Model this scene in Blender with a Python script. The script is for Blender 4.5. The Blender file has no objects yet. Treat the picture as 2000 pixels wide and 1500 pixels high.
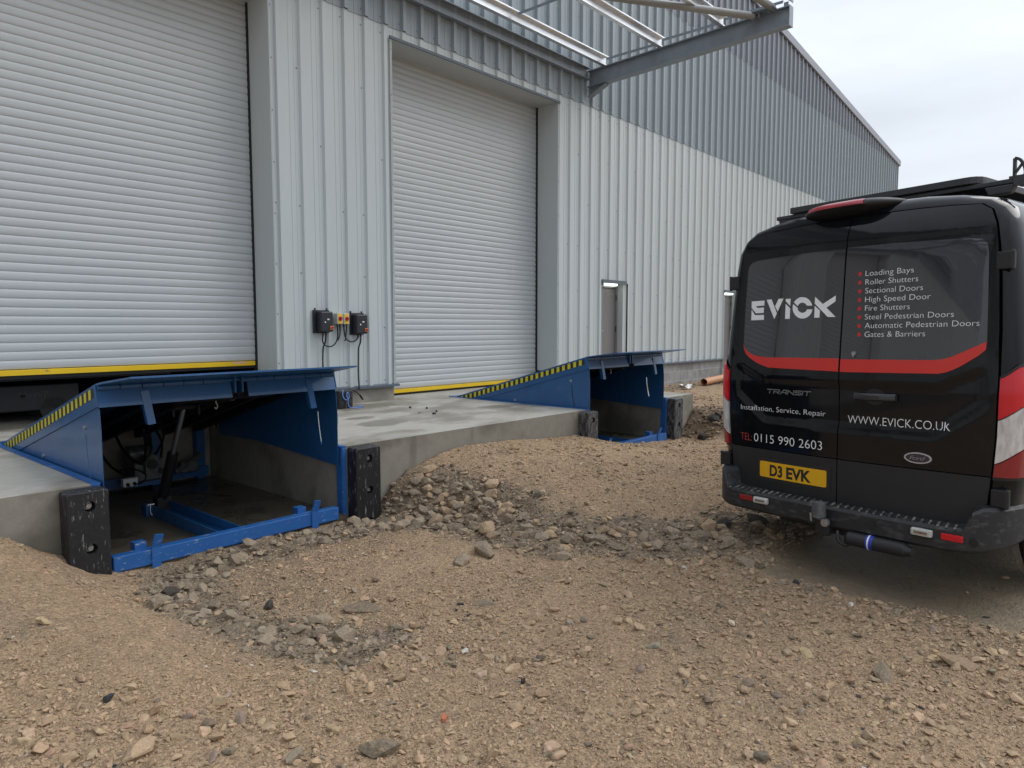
import bpy, bmesh, math, random
import numpy as np
from math import sin, cos, pi, radians, sqrt
from mathutils import Vector, Matrix

# ---------------------------------------------------------------- camera, sky, sun, exposure
S = bpy.context.scene
C = S.collection
EYE = 1.07                                   # eye height above the dock floor (dock floor is z = 0)
cam = bpy.data.cameras.new("camera")
cam.sensor_width = 36.0
cam.lens = 36.0 * 1390 / 2000
cam.clip_start = 0.05
cam.clip_end = 3000
camo = bpy.data.objects.new("camera", cam)
camo.location = (0, 0, EYE)
camo.rotation_euler = (radians(90 - 4.648), 0, radians(41.32 - 90))
C.objects.link(camo)
S.camera = camo

SUN_EL, SUN_AZ = radians(48), radians(-28)   # azimuth measured from +x towards +y
W = bpy.data.worlds.new("World")
S.world = W
W.use_nodes = True
nt = W.node_tree
nt.nodes.clear()
def wn(t, **k):
    n = nt.nodes.new(t)
    for a, b in k.items(): setattr(n, a, b)
    return n
w_out = wn('ShaderNodeOutputWorld'); w_bg = wn('ShaderNodeBackground')
w_sky = wn('ShaderNodeTexSky', sky_type='NISHITA', sun_disc=False)
w_sky.sun_elevation = SUN_EL
w_sky.sun_rotation = radians(90) - SUN_AZ
w_sky.air_density = 1.5; w_sky.dust_density = 4.0
w_tc = wn('ShaderNodeTexCoord'); w_sep = wn('ShaderNodeSeparateXYZ')
w_map = wn('ShaderNodeMapping'); w_map.inputs['Scale'].default_value = (1.2, 1.2, 4.2); w_map.inputs['Rotation'].default_value = (radians(24), radians(12), 0)
w_n1 = wn('ShaderNodeTexNoise'); w_n1.inputs['Scale'].default_value = 1.7; w_n1.inputs['Detail'].default_value = 5; w_n1.inputs['Roughness'].default_value = .5
w_r1 = wn('ShaderNodeMapRange'); w_r1.inputs['From Min'].default_value = .3; w_r1.inputs['From Max'].default_value = .7
w_r1.inputs['To Min'].default_value = .82; w_r1.inputs['To Max'].default_value = 1.10
w_el = wn('ShaderNodeMapRange'); w_el.inputs['From Min'].default_value = 0; w_el.inputs['From Max'].default_value = 1
w_el.inputs['To Min'].default_value = 5.1; w_el.inputs['To Max'].default_value = 11.5
w_mul = wn('ShaderNodeMath', operation='MULTIPLY')
w_cl = wn('ShaderNodeVectorMath', operation='SCALE'); w_cl.inputs[0].default_value = (.885, .948, 1.05)
w_mix = wn('ShaderNodeMixRGB'); w_mix.inputs['Fac'].default_value = .88
L = nt.links.new
L(w_tc.outputs['Generated'], w_map.inputs['Vector']); L(w_map.outputs[0], w_n1.inputs['Vector'])
L(w_n1.outputs['Fac'], w_r1.inputs['Value']); L(w_tc.outputs['Generated'], w_sep.inputs[0])
L(w_sep.outputs['Z'], w_el.inputs['Value']); L(w_el.outputs[0], w_mul.inputs[0]); L(w_r1.outputs[0], w_mul.inputs[1])
w_dot = wn('ShaderNodeVectorMath', operation='DOT_PRODUCT'); w_dot.inputs[1].default_value = (.90, -.43, 0)      # the cloud is thinner on the sun's side
w_an = wn('ShaderNodeMapRange'); w_an.inputs['From Min'].default_value = -1; w_an.inputs['From Max'].default_value = 1
w_an.inputs['To Min'].default_value = .74; w_an.inputs['To Max'].default_value = 1.24
w_m2 = wn('ShaderNodeMath', operation='MULTIPLY')
L(w_tc.outputs['Generated'], w_dot.inputs[0]); L(w_dot.outputs['Value'], w_an.inputs['Value']); L(w_mul.outputs[0], w_m2.inputs[0]); L(w_an.outputs[0], w_m2.inputs[1])
L(w_m2.outputs[0], w_cl.inputs['Scale']); L(w_sky.outputs[0], w_mix.inputs['Color1']); L(w_cl.outputs[0], w_mix.inputs['Color2'])
L(w_mix.outputs[0], w_bg.inputs['Color']); w_bg.inputs['Strength'].default_value = .1
L(w_bg.outputs[0], w_out.inputs['Surface'])

sl = bpy.data.lights.new("sun", 'SUN')
sl.energy = .95; sl.angle = radians(45); sl.color = (1, .97, .93)
so = bpy.data.objects.new("sun", sl)
sd = Vector((cos(SUN_EL) * cos(SUN_AZ), cos(SUN_EL) * sin(SUN_AZ), sin(SUN_EL)))
so.rotation_euler = sd.to_track_quat('Z', 'Y').to_euler()
so.location = (0, 0, 30)
C.objects.link(so)
S.view_settings.view_transform = 'Standard'
S.view_settings.look = 'None'
S.view_settings.exposure = 0.42
S.view_settings.gamma = 1
S.cycles.max_bounces = 8
S.cycles.use_denoising = True

# ---------------------------------------------------------------- helpers
rng = np.random.default_rng(7)
random.seed(7)

def material(name, col, rough=.5, metal=0., var=.0, vscale=4., vstretch=(1, 1, 1), bump=0., bscale=60., coat=0.,
             spec=.5, dirt=None, dscale=8., dlo=.55, dhi=.7, dstretch=(1, 1, 1), drough=None, obj_random=0., attr=None, emit=None, bdist=.01):
    m = bpy.data.materials.new(name); m.use_nodes = True
    t = m.node_tree; N = t.nodes; K = t.links.new
    p = N['Principled BSDF']
    p.inputs['Roughness'].default_value = rough; p.inputs['Metallic'].default_value = metal
    p.inputs['Coat Weight'].default_value = coat; p.inputs['Coat Roughness'].default_value = .05
    p.inputs['Specular IOR Level'].default_value = spec
    tc = N.new('ShaderNodeTexCoord')
    def noise(scale, stretch=(1, 1, 1), detail=5, rgh=.6):
        mp = N.new('ShaderNodeMapping'); mp.inputs['Scale'].default_value = stretch
        K(tc.outputs['Object'], mp.inputs['Vector'])
        n = N.new('ShaderNodeTexNoise'); n.inputs['Scale'].default_value = scale; n.inputs['Detail'].default_value = detail
        n.inputs['Roughness'].default_value = rgh
        K(mp.outputs[0], n.inputs['Vector']); return n
    if attr:
        a = N.new('ShaderNodeAttribute'); a.attribute_name = attr; cur = a.outputs['Color']
    else:
        r = N.new('ShaderNodeRGB'); r.outputs[0].default_value = (*col, 1); cur = r.outputs[0]
    def scale_by(cur, fac):
        v = N.new('ShaderNodeVectorMath'); v.operation = 'SCALE'; K(cur, v.inputs[0]); K(fac, v.inputs['Scale']); return v.outputs[0]
    if var:
        n = noise(vscale, vstretch); mr = N.new('ShaderNodeMapRange')
        mr.inputs['From Min'].default_value = .3; mr.inputs['From Max'].default_value = .7
        mr.inputs['To Min'].default_value = 1 - var; mr.inputs['To Max'].default_value = 1 + var
        K(n.outputs['Fac'], mr.inputs['Value']); cur = scale_by(cur, mr.outputs[0])
    if obj_random:
        oi = N.new('ShaderNodeObjectInfo'); mr = N.new('ShaderNodeMapRange')
        mr.inputs['To Min'].default_value = 1 - obj_random; mr.inputs['To Max'].default_value = 1 + obj_random
        K(oi.outputs['Random'], mr.inputs['Value']); cur = scale_by(cur, mr.outputs[0])
    if dirt:
        n = noise(dscale, dstretch, 6, .65); mr = N.new('ShaderNodeMapRange')
        mr.inputs['From Min'].default_value = dlo; mr.inputs['From Max'].default_value = dhi; mr.clamp = True
        K(n.outputs['Fac'], mr.inputs['Value'])
        mx = N.new('ShaderNodeMixRGB'); K(mr.outputs[0], mx.inputs['Fac']); K(cur, mx.inputs['Color1']); mx.inputs['Color2'].default_value = (*dirt, 1)
        cur = mx.outputs[0]
        if drough is not None:
            m2 = N.new('ShaderNodeMapRange'); m2.inputs['To Min'].default_value = rough; m2.inputs['To Max'].default_value = drough
            K(mr.outputs[0], m2.inputs['Value']); K(m2.outputs[0], p.inputs['Roughness'])
    K(cur, p.inputs['Base Color'])
    if bump:
        n = noise(bscale, (1, 1, 1), 4, .6); b = N.new('ShaderNodeBump'); b.inputs['Strength'].default_value = bump; b.inputs['Distance'].default_value = bdist
        K(n.outputs['Fac'], b.inputs['Height']); K(b.outputs[0], p.inputs['Normal'])
    if emit:
        p.inputs['Emission Color'].default_value = (*emit[0], 1); p.inputs['Emission Strength'].default_value = emit[1]
    m.diffuse_color = (*col, 1)
    return m

class MB:
    """collects shapes and links them as ONE mesh object"""
    def __init__(s): s.v = []; s.f = []; s.m = []
    def add(s, vs, fs, mi=0):
        o = len(s.v); s.v += [tuple(map(float, v)) for v in vs]
        s.f += [tuple(i + o for i in f) for f in fs]; s.m += [mi] * len(fs)
    def box(s, x0, x1, y0, y1, z0, z1, mi=0):
        s.add([(x0, y0, z0), (x1, y0, z0), (x1, y1, z0), (x0, y1, z0), (x0, y0, z1), (x1, y0, z1), (x1, y1, z1), (x0, y1, z1)],
              [(0, 3, 2, 1), (4, 5, 6, 7), (0, 1, 5, 4), (1, 2, 6, 5), (2, 3, 7, 6), (3, 0, 4, 7)], mi); return s
    def bar(s, p0, p1, w, h, up=(0, 0, 1), mi=0):
        p0 = Vector(p0); p1 = Vector(p1); d = (p1 - p0).normalized(); u = Vector(up); r = d.cross(u).normalized(); u = r.cross(d)
        vs = []
        for p in (p0, p1):
            for a, b in ((-1, -1), (1, -1), (1, 1), (-1, 1)): vs.append(p + r * a * w / 2 + u * b * h / 2)
        s.add(vs, [(0, 3, 2, 1), (4, 5, 6, 7), (0, 1, 5, 4), (1, 2, 6, 5), (2, 3, 7, 6), (3, 0, 4, 7)], mi); return s
    def cyl(s, p0, p1, r0, r1=None, n=16, mi=0, caps=True):
        r1 = r0 if r1 is None else r1
        p0 = Vector(p0); p1 = Vector(p1); d = (p1 - p0).normalized()
        a = Vector((0, 0, 1)) if abs(d.z) < .9 else Vector((1, 0, 0)); r = d.cross(a).normalized(); u = r.cross(d)
        vs = []
        for p, q in ((p0, r0), (p1, r1)):
            for i in range(n): vs.append(p + (r * cos(2 * pi * i / n) + u * sin(2 * pi * i / n)) * q)
        fs = [(i, (i + 1) % n, n + (i + 1) % n, n + i) for i in range(n)]
        if caps: fs += [tuple(range(n - 1, -1, -1)), tuple(range(n, 2 * n))]
        s.add(vs, fs, mi); return s
    def tube(s, pts, r, n=8, mi=0, smooth=6):
        P = [Vector(p) for p in pts]; Q = []
        for i in range(len(P) - 1):
            a = P[max(i - 1, 0)]; b = P[i]; c = P[i + 1]; d = P[min(i + 2, len(P) - 1)]
            for k in range(smooth):
                t = k / smooth
                Q.append(.5 * ((2 * b) + (c - a) * t + (2 * a - 5 * b + 4 * c - d) * t * t + (3 * b - a - 3 * c + d) * t ** 3))
        Q.append(P[-1]); vs = []; u = None
        for i, q in enumerate(Q):
            d = (Q[min(i + 1, len(Q) - 1)] - Q[max(i - 1, 0)]).normalized()
            if u is None: u = d.orthogonal().normalized()
            u = (u - d * u.dot(d)).normalized(); w = d.cross(u)
            for k in range(n): vs.append(q + (u * cos(2 * pi * k / n) + w * sin(2 * pi * k / n)) * r)
        fs = [(i * n + k, i * n + (k + 1) % n, (i + 1) * n + (k + 1) % n, (i + 1) * n + k) for i in range(len(Q) - 1) for k in range(n)]
        fs += [tuple(range(n - 1, -1, -1)), tuple(range((len(Q) - 1) * n, len(Q) * n))]
        s.add(vs, fs, mi); return s
    def loft(s, rings, closed=True, caps=True, mi=0):
        n = len(rings[0]); vs = [p for r in rings for p in r]; fs = []
        for i in range(len(rings) - 1):
            for k in range(n if closed else n - 1):
                fs.append((i * n + k, i * n + (k + 1) % n, (i + 1) * n + (k + 1) % n, (i + 1) * n + k))
        if caps: fs += [tuple(range(n - 1, -1, -1)), tuple(range((len(rings) - 1) * n, len(rings) * n))]
        s.add(vs, fs, mi); return s
    def prism(s, poly, f0, f1, mi=0):
        """poly: 2D outline; f0, f1 map (a, b) to 3D on the two faces"""
        s.loft([[f0(*p) for p in poly], [f1(*p) for p in poly]], mi=mi); return s
    def build(s, name, mats, parent=None, off=(0, 0, 0), smooth=False, bevel=0., autos=None):
        me = bpy.data.meshes.new(name)
        v = [(a - off[0], b - off[1], c - off[2]) for a, b, c in s.v]
        me.from_pydata(v, [], s.f)
        mats = mats if isinstance(mats, (list, tuple)) else [mats]
        for m in mats: me.materials.append(m)
        if len(mats) > 1: me.polygons.foreach_set('material_index', s.m)
        bm = bmesh.new(); bm.from_mesh(me)
        bmesh.ops.recalc_face_normals(bm, faces=bm.faces); bm.to_mesh(me); bm.free()
        o = bpy.data.objects.new(name, me); C.objects.link(o)
        if parent: o.parent = parent
        if smooth:
            me.polygons.foreach_set('use_smooth', [True] * len(me.polygons))
            if autos is not None: me.set_sharp_from_angle(angle=radians(autos))
        if bevel:
            b = o.modifiers.new('bevel', 'BEVEL'); b.width = bevel; b.segments = 2; b.limit_method = 'ANGLE'; b.angle_limit = radians(40)
        return o

def tag(o, label=None, cat=None, group=None, kind=None):
    if label: o['label'] = label
    if cat: o['category'] = cat
    if group: o['group'] = group
    if kind: o['kind'] = kind
    return o

def thing(name, loc, label, cat, group=None):
    o = bpy.data.objects.new(name, None); o.location = loc; o.empty_display_size = .2; C.objects.link(o)
    return tag(o, label, cat, group)

def copy_tree(o, parent=None):
    c = o.copy(); C.objects.link(c)
    if parent: c.parent = parent
    for ch in list(o.children): copy_tree(ch, c)
    return c

def plate_with_holes(outer, holes, f0, f1):
    """flat plate with holes: returns (verts, faces); f0/f1 map (a, b) to the two sides"""
    bm = bmesh.new(); loops = []
    for lp in [outer] + holes:
        vs = [bm.verts.new((a, b, 0)) for a, b in lp]
        es = [bm.edges.new((vs[i], vs[(i + 1) % len(vs)])) for i in range(len(vs))]
        loops.append((vs, es))
    bmesh.ops.triangle_fill(bm, use_beauty=True, use_dissolve=False, edges=[e for l in loops for e in l[1]])
    bm.verts.index_update()
    n = len(bm.verts); P = [v.co.copy() for v in bm.verts]; F = [[v.index for v in f.verts] for f in bm.faces]
    vs = [f0(p.x, p.y) for p in P] + [f1(p.x, p.y) for p in P]
    fs = [tuple(f) for f in F] + [tuple(i + n for i in reversed(f)) for f in F]
    for lv, le in loops:
        idx = [v.index for v in lv]
        for i in range(len(idx)):
            a, b = idx[i], idx[(i + 1) % len(idx)]; fs.append((a, b, b + n, a + n))
    bm.free(); return vs, fs

def text2d(body, size=1., bold=0., shear=0., space=1.):
    c = bpy.data.curves.new('lettering', 'FONT'); c.body = body; c.size = size; c.offset = bold; c.shear = shear; c.space_character = space
    c.resolution_u = 4
    o = bpy.data.objects.new('lettering', c); C.objects.link(o)
    dg = bpy.context.evaluated_depsgraph_get()
    me = bpy.data.meshes.new_from_object(o.evaluated_get(dg))
    vs = [(v.co.x, v.co.y) for v in me.vertices]; fs = [tuple(p.vertices) for p in me.polygons]
    bpy.data.objects.remove(o); bpy.data.curves.remove(c); bpy.data.meshes.remove(me)
    x0 = min(v[0] for v in vs); x1 = max(v[0] for v in vs); y0 = min(v[1] for v in vs); y1 = max(v[1] for v in vs)
    return vs, fs, (x0, x1, y0, y1)

def sstep(a, b, x):
    t = np.clip((np.asarray(x, float) - a) / (b - a), 0, 1); return t * t * (3 - 2 * t)

def vnoise(x, y, seed=0):
    xi = np.floor(x).astype(np.int64); yi = np.floor(y).astype(np.int64); fx = x - xi; fy = y - yi
    def h(a, b):
        v = (a * 374761393 + b * 668265263 + seed * 974711) & 0xffffffff
        v = ((v ^ (v >> 13)) * 1274126177) & 0xffffffff
        return ((v ^ (v >> 16)) & 0xffff) / 65535.
    u = fx * fx * (3 - 2 * fx); w = fy * fy * (3 - 2 * fy)
    return (h(xi, yi) * (1 - u) + h(xi + 1, yi) * u) * (1 - w) + (h(xi, yi + 1) * (1 - u) + h(xi + 1, yi + 1) * u) * w

def fbm(x, y, f, octv=4, seed=0):
    r = 0; a = .5; t = 0
    for i in range(octv):
        r = r + a * vnoise(x * f, y * f, seed + i * 17); t += a; a *= .5; f *= 2.03
    return r / t

# ---------------------------------------------------------------- materials
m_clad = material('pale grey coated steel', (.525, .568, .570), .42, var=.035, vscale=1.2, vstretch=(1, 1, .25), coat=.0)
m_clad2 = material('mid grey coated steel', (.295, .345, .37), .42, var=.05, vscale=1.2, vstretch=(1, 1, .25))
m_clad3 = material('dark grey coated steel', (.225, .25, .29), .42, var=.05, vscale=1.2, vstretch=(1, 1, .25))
m_flash = material('slate blue flashing', (.10, .125, .155), .45, var=.08)
m_reveal = material('reveal lining', (.50, .53, .52), .45, var=.02, vscale=.8)
m_screw = material('screw head', (.20, .22, .24), .5, .4)
m_shut = material('brushed shutter slat', (.505, .528, .528), .42, .10, var=.02, vscale=2, bump=.15, bscale=400, bdist=.001)
m_yellow = material('yellow safety bar', (.80, .52, .01), .45, var=.05, vscale=3, dirt=(.25, .2, .1), dscale=14, dlo=.64, dhi=.75)
m_black = material('black plastic', (.018, .018, .02), .5)
m_gap = material('dark rubber seal', (.012, .012, .013), .8)
m_door = material('taupe steel door', (.205, .195, .192), .5, var=.02)
m_steel = material('galvanised steel', (.255, .29, .325), .42, .25, var=.10, vscale=6, bump=.05, bscale=30)
m_bright = material('bright zinc purlin', (.80, .81, .82), .26, .7, var=.12, vscale=3, vstretch=(.25, 1, 1))
m_chs = material('grey galvanised tube', (.33, .34, .33), .5, .35, var=.06, vscale=5)
m_conc = None
m_blue = material('blue paint', (.019, .098, .258), .38, var=.09, vscale=5, coat=.35, dirt=(.10, .17, .30), dscale=9, dlo=.62, dhi=.85)
m_bluew = material('scuffed blue paint', (.020, .115, .36), .45, var=.10, vscale=4, dirt=(.36, .42, .48), dscale=36, dlo=.60, dhi=.72, dstretch=(.45, 1, 1.4))
m_hazy = material('hazard yellow', (.62, .55, .03), .5, var=.06, vscale=20)
m_hazk = material('hazard black', (.02, .02, .018), .5)
m_rubber = material('scuffed black rubber', (.014, .014, .016), .5, var=.25, vscale=10, bump=.3, bscale=45, dirt=(.34, .34, .345), dscale=38, dlo=.585, dhi=.72, dstretch=(1.5, 1, .28))
m_rubber2 = material('chalky black rubber', (.022, .022, .024), .6, var=.25, vscale=10, bump=.3, bscale=45, dirt=(.24, .24, .235), dscale=22, dlo=.44, dhi=.74, dstretch=(1.3, 1, .5))
m_bolt = material('zinc bolt', (.45, .45, .45), .4, .8, var=.2, vscale=30)
m_rod = material('steel piston rod', (.40, .42, .44), .25, .9)
m_pump = material('grimy pump casing', (.13, .13, .125), .4, .5, var=.3, vscale=18)
m_cap = material('dusty rubber cap', (.10, .105, .11), .7, var=.35, vscale=25, bump=.3, bscale=60)
m_undershade = material('black underside shade', (.010, .011, .016), .5)  # shade beneath the raised platform, put into the colour of its underside parts
m_hose = material('black hose', (.012, .012, .012), .5)
m_white = material('white plastic', (.75, .75, .73), .5)
m_orange = material('orange switch plate', (.75, .25, .05), .5)
m_red = material('red switch knob', (.40, .015, .02), .4)
m_iso = material('grey isolator case', (.52, .53, .50), .5)
m_box = material('black control case', (.018, .02, .026), .42, var=.1)
m_rope = material('blue polyrope', (.13, .27, .62), .6)
m_drk = material('dark machine paint', (.014, .015, .017), .5)

def concrete(name, base, wet, patch=None, streak=False, rough=.75):
    m = bpy.data.materials.new(name); m.use_nodes = True; t = m.node_tree; N = t.nodes; K = t.links.new; p = N['Principled BSDF']
    tc = N.new('ShaderNodeTexCoord')
    def noise(sc, st=(1, 1, 1), d=6, r=.6):
        mp = N.new('ShaderNodeMapping'); mp.inputs['Scale'].default_value = st; K(tc.outputs['Object'], mp.inputs['Vector'])
        n = N.new('ShaderNodeTexNoise'); n.inputs['Scale'].default_value = sc; n.inputs['Detail'].default_value = d; n.inputs['Roughness'].default_value = r
        K(mp.outputs[0], n.inputs['Vector']); return n.outputs['Fac']
    def rng_(v, a, b, c, d):
        mr = N.new('ShaderNodeMapRange'); mr.inputs['From Min'].default_value = a; mr.inputs['From Max'].default_value = b
        mr.inputs['To Min'].default_value = c; mr.inputs['To Max'].default_value = d; K(v, mr.inputs['Value']); return mr.outputs[0]
    def mth(op, a, b):
        q = N.new('ShaderNodeMath'); q.operation = op
        for i, x in enumerate((a, b)):
            if isinstance(x, (int, float)): q.inputs[i].default_value = x
            else: K(x, q.inputs[i])
        return q.outputs[0]
    big = rng_(noise(1.1, (1, 1.6, 1.3)), .46, .62, 0, 1)
    if streak: big = mth('MAXIMUM', mth('MULTIPLY', big, .9), rng_(noise(5, (1, 1, .12)), .55, .72, 0, .75))
    if patch:
        for (cx, cy, rx, ry) in patch:
            mp = N.new('ShaderNodeMapping'); mp.vector_type = 'POINT'; mp.inputs['Location'].default_value = (-cx / rx, -cy / ry, 0); mp.inputs['Scale'].default_value = (1 / rx, 1 / ry, 0)
            K(tc.outputs['Object'], mp.inputs['Vector'])
            ln = N.new('ShaderNodeVectorMath'); ln.operation = 'LENGTH'; K(mp.outputs[0], ln.inputs[0])
            w = mth('ADD', ln.outputs['Value'], mth('MULTIPLY', mth('SUBTRACT', noise(3.0), .5), 1.6))
            big = mth('MAXIMUM', big, rng_(w, .75, 1.0, 1.3, 0))
    mx = N.new('ShaderNodeMixRGB'); K(big, mx.inputs['Fac']); mx.inputs['Color1'].default_value = (*base, 1); mx.inputs['Color2'].default_value = (*wet, 1)
    fine = mth('MULTIPLY', rng_(noise(9, (1, 2.2, 1)), .3, .7, .90, 1.10), rng_(noise(70), .3, .7, .93, 1.07))
    v = N.new('ShaderNodeVectorMath'); v.operation = 'SCALE'; K(mx.outputs[0], v.inputs[0]); K(fine, v.inputs['Scale'])
    K(v.outputs[0], p.inputs['Base Color']); K(rng_(big, 0, 1.3, rough, rough - .42), p.inputs['Roughness'])
    b = N.new('ShaderNodeBump'); b.inputs['Strength'].default_value = .25; b.inputs['Distance'].default_value = .004
    K(noise(45), b.inputs['Height']); K(b.outputs[0], p.inputs['Normal'])
    return m
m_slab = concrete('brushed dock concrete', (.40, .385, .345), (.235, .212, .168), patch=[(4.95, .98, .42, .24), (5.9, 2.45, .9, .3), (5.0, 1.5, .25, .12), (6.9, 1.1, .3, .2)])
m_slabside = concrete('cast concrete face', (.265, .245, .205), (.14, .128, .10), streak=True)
m_pit = concrete('pit concrete', (.22, .205, .17), (.14, .125, .10), streak=True)
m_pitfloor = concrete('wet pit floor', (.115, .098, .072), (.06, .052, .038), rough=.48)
m_plinth = concrete('plinth concrete', (.33, .305, .265), (.23, .21, .175), streak=True)

def blockwork():
    m = bpy.data.materials.new('grey blockwork'); m.use_nodes = True; t = m.node_tree; N = t.nodes; K = t.links.new; p = N['Principled BSDF']
    tc = N.new('ShaderNodeTexCoord'); sp = N.new('ShaderNodeSeparateXYZ'); cb = N.new('ShaderNodeCombineXYZ')
    K(tc.outputs['Object'], sp.inputs[0]); K(sp.outputs['X'], cb.inputs['X']); K(sp.outputs['Z'], cb.inputs['Y'])
    br = N.new('ShaderNodeTexBrick'); br.inputs['Scale'].default_value = 1; br.inputs['Brick Width'].default_value = .45; br.inputs['Row Height'].default_value = .225
    br.inputs['Mortar Size'].default_value = .008; br.inputs['Color1'].default_value = (.34, .335, .325, 1); br.inputs['Color2'].default_value = (.25, .245, .235, 1); br.inputs['Mortar'].default_value = (.42, .41, .39, 1)
    K(cb.outputs[0], br.inputs['Vector'])
    n = N.new('ShaderNodeTexNoise'); n.inputs['Scale'].default_value = 6; n.inputs['Detail'].default_value = 6; K(tc.outputs['Object'], n.inputs['Vector'])
    mr = N.new('ShaderNodeMapRange'); mr.inputs['From Min'].default_value = .3; mr.inputs['From Max'].default_value = .7; mr.inputs['To Min'].default_value = .8; mr.inputs['To Max'].default_value = 1.2; K(n.outputs['Fac'], mr.inputs['Value'])
    v = N.new('ShaderNodeVectorMath'); v.operation = 'SCALE'; K(br.outputs['Color'], v.inputs[0]); K(mr.outputs[0], v.inputs['Scale']); K(v.outputs[0], p.inputs['Base Color'])
    p.inputs['Roughness'].default_value = .9
    return m
m_block = blockwork()
# ---------------------------------------------------------------- warehouse
YC, YS = 8.13, 8.61                     # cladding face, shutter plane
X_L, X_R, X_AP = -18.0, 34.16, 8.0      # gable ends and apex
EAVE, SLOPE = 8.01, .109
LINT, TRANS, JOINT = 5.09, 5.25, 8.0
def verge(x): return EAVE + SLOPE * ((X_R - x) if x > X_AP else (x - X_L) * (X_R - X_AP) / (X_AP - X_L))
WH = (8.56, YC, 0.0)
wh = thing('warehouse', WH, 'long grey steel clad warehouse with two white roller shutters and a dark upper wall', 'warehouse')
RIB = [(0, 0), (.098, 0), (.104, .005), (.118, .005), (.124, 0), (.168, 0), (.174, .005), (.188, .005), (.194, 0), (.238, 0), (.254, .040), (.307, .040), (.323, 0)]
PITCH, PH = .3333, .265
def clad(mb, x0, x1, z0, z1, y=YC, deep=.85):
    k = math.floor((x0 - PH) / PITCH) - 1; P = []
    while PH + k * PITCH < x1 + .4:
        for a, b in RIB: P.append((PH + k * PITCH + a, b * (deep if b > .01 else 1)))
        k += 1
    Q = []
    def at(x):
        for (a, b), (c, d) in zip(P, P[1:]):
            if a <= x <= c: return b + (d - b) * (x - a) / (c - a)
    Q = [(x0, at(x0))] + [p for p in P if x0 < p[0] < x1] + [(x1, at(x1))]
    f = z1 if callable(z1) else (lambda x: z1)
    n = len(Q)
    mb.add([(x, y - b, z0) for x, b in Q] + [(x, y - b, f(x)) for x, b in Q], [(i, i + 1, n + i + 1, n + i) for i in range(n - 1)])
openings = [(-5.03, -1.15), (.67, 4.75), (6.65, 10.47)]
doors = [(11.94, 12.89), (17.53, 18.48)]
PL = .235                               # plinth top
low = MB(); x = X_L
for a, b in openings + doors:
    clad(low, x, a, PL, TRANS); x = b
clad(low, x, X_R, PL, TRANS)
for a, b in openings: clad(low, a, b, LINT, TRANS)
for a, b in doors: clad(low, a, b, 1.95, TRANS)
low.build('lower_cladding', m_clad, wh, WH)
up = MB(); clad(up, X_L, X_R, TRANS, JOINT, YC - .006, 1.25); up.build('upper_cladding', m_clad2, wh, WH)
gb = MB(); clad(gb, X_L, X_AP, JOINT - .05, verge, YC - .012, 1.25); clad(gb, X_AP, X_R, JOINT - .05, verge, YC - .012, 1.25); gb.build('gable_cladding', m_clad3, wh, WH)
# plinth, drip flashing
x = X_L
for a, b in openings:
    pl = MB(); pl.box(x + .001, a - .001, YC + .012, YS + .06, -.02, PL - .02); x = b; pl.build('concrete_plinth', m_plinth, wh, WH)
for a, b in ((10.472, 11.94), (12.89, 17.53), (18.48, X_R)):
    bk = MB(); bk.box(a, b, YC + .02, YC + .3, -.7, PL - .02); bk.build('block_plinth', m_block, wh, WH)
x = X_L
for a, b in openings + doors:
    dr = MB(); dr.prism([(0, 0), (-.06, -.015), (-.06, -.045), (0, -.035)], lambda p, q, x=x: (x, YC - .03 + p + .03, PL + .01 + q), lambda p, q, a=a: (a + (.05 if a > 4 else 0), YC - .03 + p + .03, PL + .01 + q)); x = b; dr.build('drip_flashing', m_flash, wh, WH)
dr = MB(); dr.prism([(0, 0), (-.06, -.015), (-.06, -.045), (0, -.035)], lambda p, q: (18.48, YC + p, PL + .01 + q), lambda p, q: (X_R, YC + p, PL + .01 + q))
dr.build('drip_flashing', m_flash, wh, WH)
# shutter reveals and head flashings
for a, b in openings:
    rv = MB()
    rv.box(a - .012, a, YC - .036, YS + .06, PL, LINT); rv.box(b, b + .012, YC - .036, YS + .06, PL, LINT)
    rv.box(a - .012, b + .012, YC - .03, YS + .06, LINT, LINT + .012)
    rv.build('shutter_reveal', m_reveal, wh, WH)
    hf = MB(); hf.box(a - .045, b + .045, YC - .055, YC - .03, LINT - .008, LINT + .03); hf.build('head_flashing', m_flash, wh, WH)
    for g0 in (a, b - .014):
        g = MB(); g.box(g0, g0 + .014, YS - .045, YS + .05, 0, LINT); g.build('shutter_guide', m_gap, wh, WH)
# roller shutters
def shutter(a, b, zb):
    mb = MB(); p = .0905; prof = []
    n = int((LINT + .05 - zb - .065) / p) + 1
    for k in range(n):
        z = zb + .065 + k * p
        for t in range(9):
            u = t / 8; prof.append((YS - .0025 - .0075 * (max(0, sin(pi * u)) ** .55), z + u * (p - .005)))
        prof.append((YS + .0015, z + p - .0035)); prof.append((YS + .0015, z + p - .001))
    m = len(prof)
    mb.add([(a + .008, y, z) for y, z in prof] + [(b - .008, y, z) for y, z in prof], [(i, i + 1, m + i + 1, m + i) for i in range(m - 1)])
    o = mb.build('roller_shutter', m_shut, wh, WH, smooth=True, autos=35)
    bb = MB(); bb.box(a + .025, b - .025, YS - .03, YS + .03, zb, zb + .058); bb.build('bottom_bar', m_yellow, o, WH, bevel=.004)
    sk = MB(); sk.box(a + .03, b - .03, YS - .012, YS + .012, zb - .035, zb); sk.build('bottom_seal', m_gap, o, WH)
    return o
o = shutter(*openings[1], .565); o['label'] = 'wide roller shutter raised knee high behind the nearer ramp'
st = MB(); st.box(4.42, 4.60, YS - .034, YS - .031, .595, .615); st.build('warning_sticker', material('sticker', (.75, .45, .35), .5), o, WH)
o = shutter(*openings[2], .035); o['label'] = 'roller shutter closed down to the dock beside the farther ramp'
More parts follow.
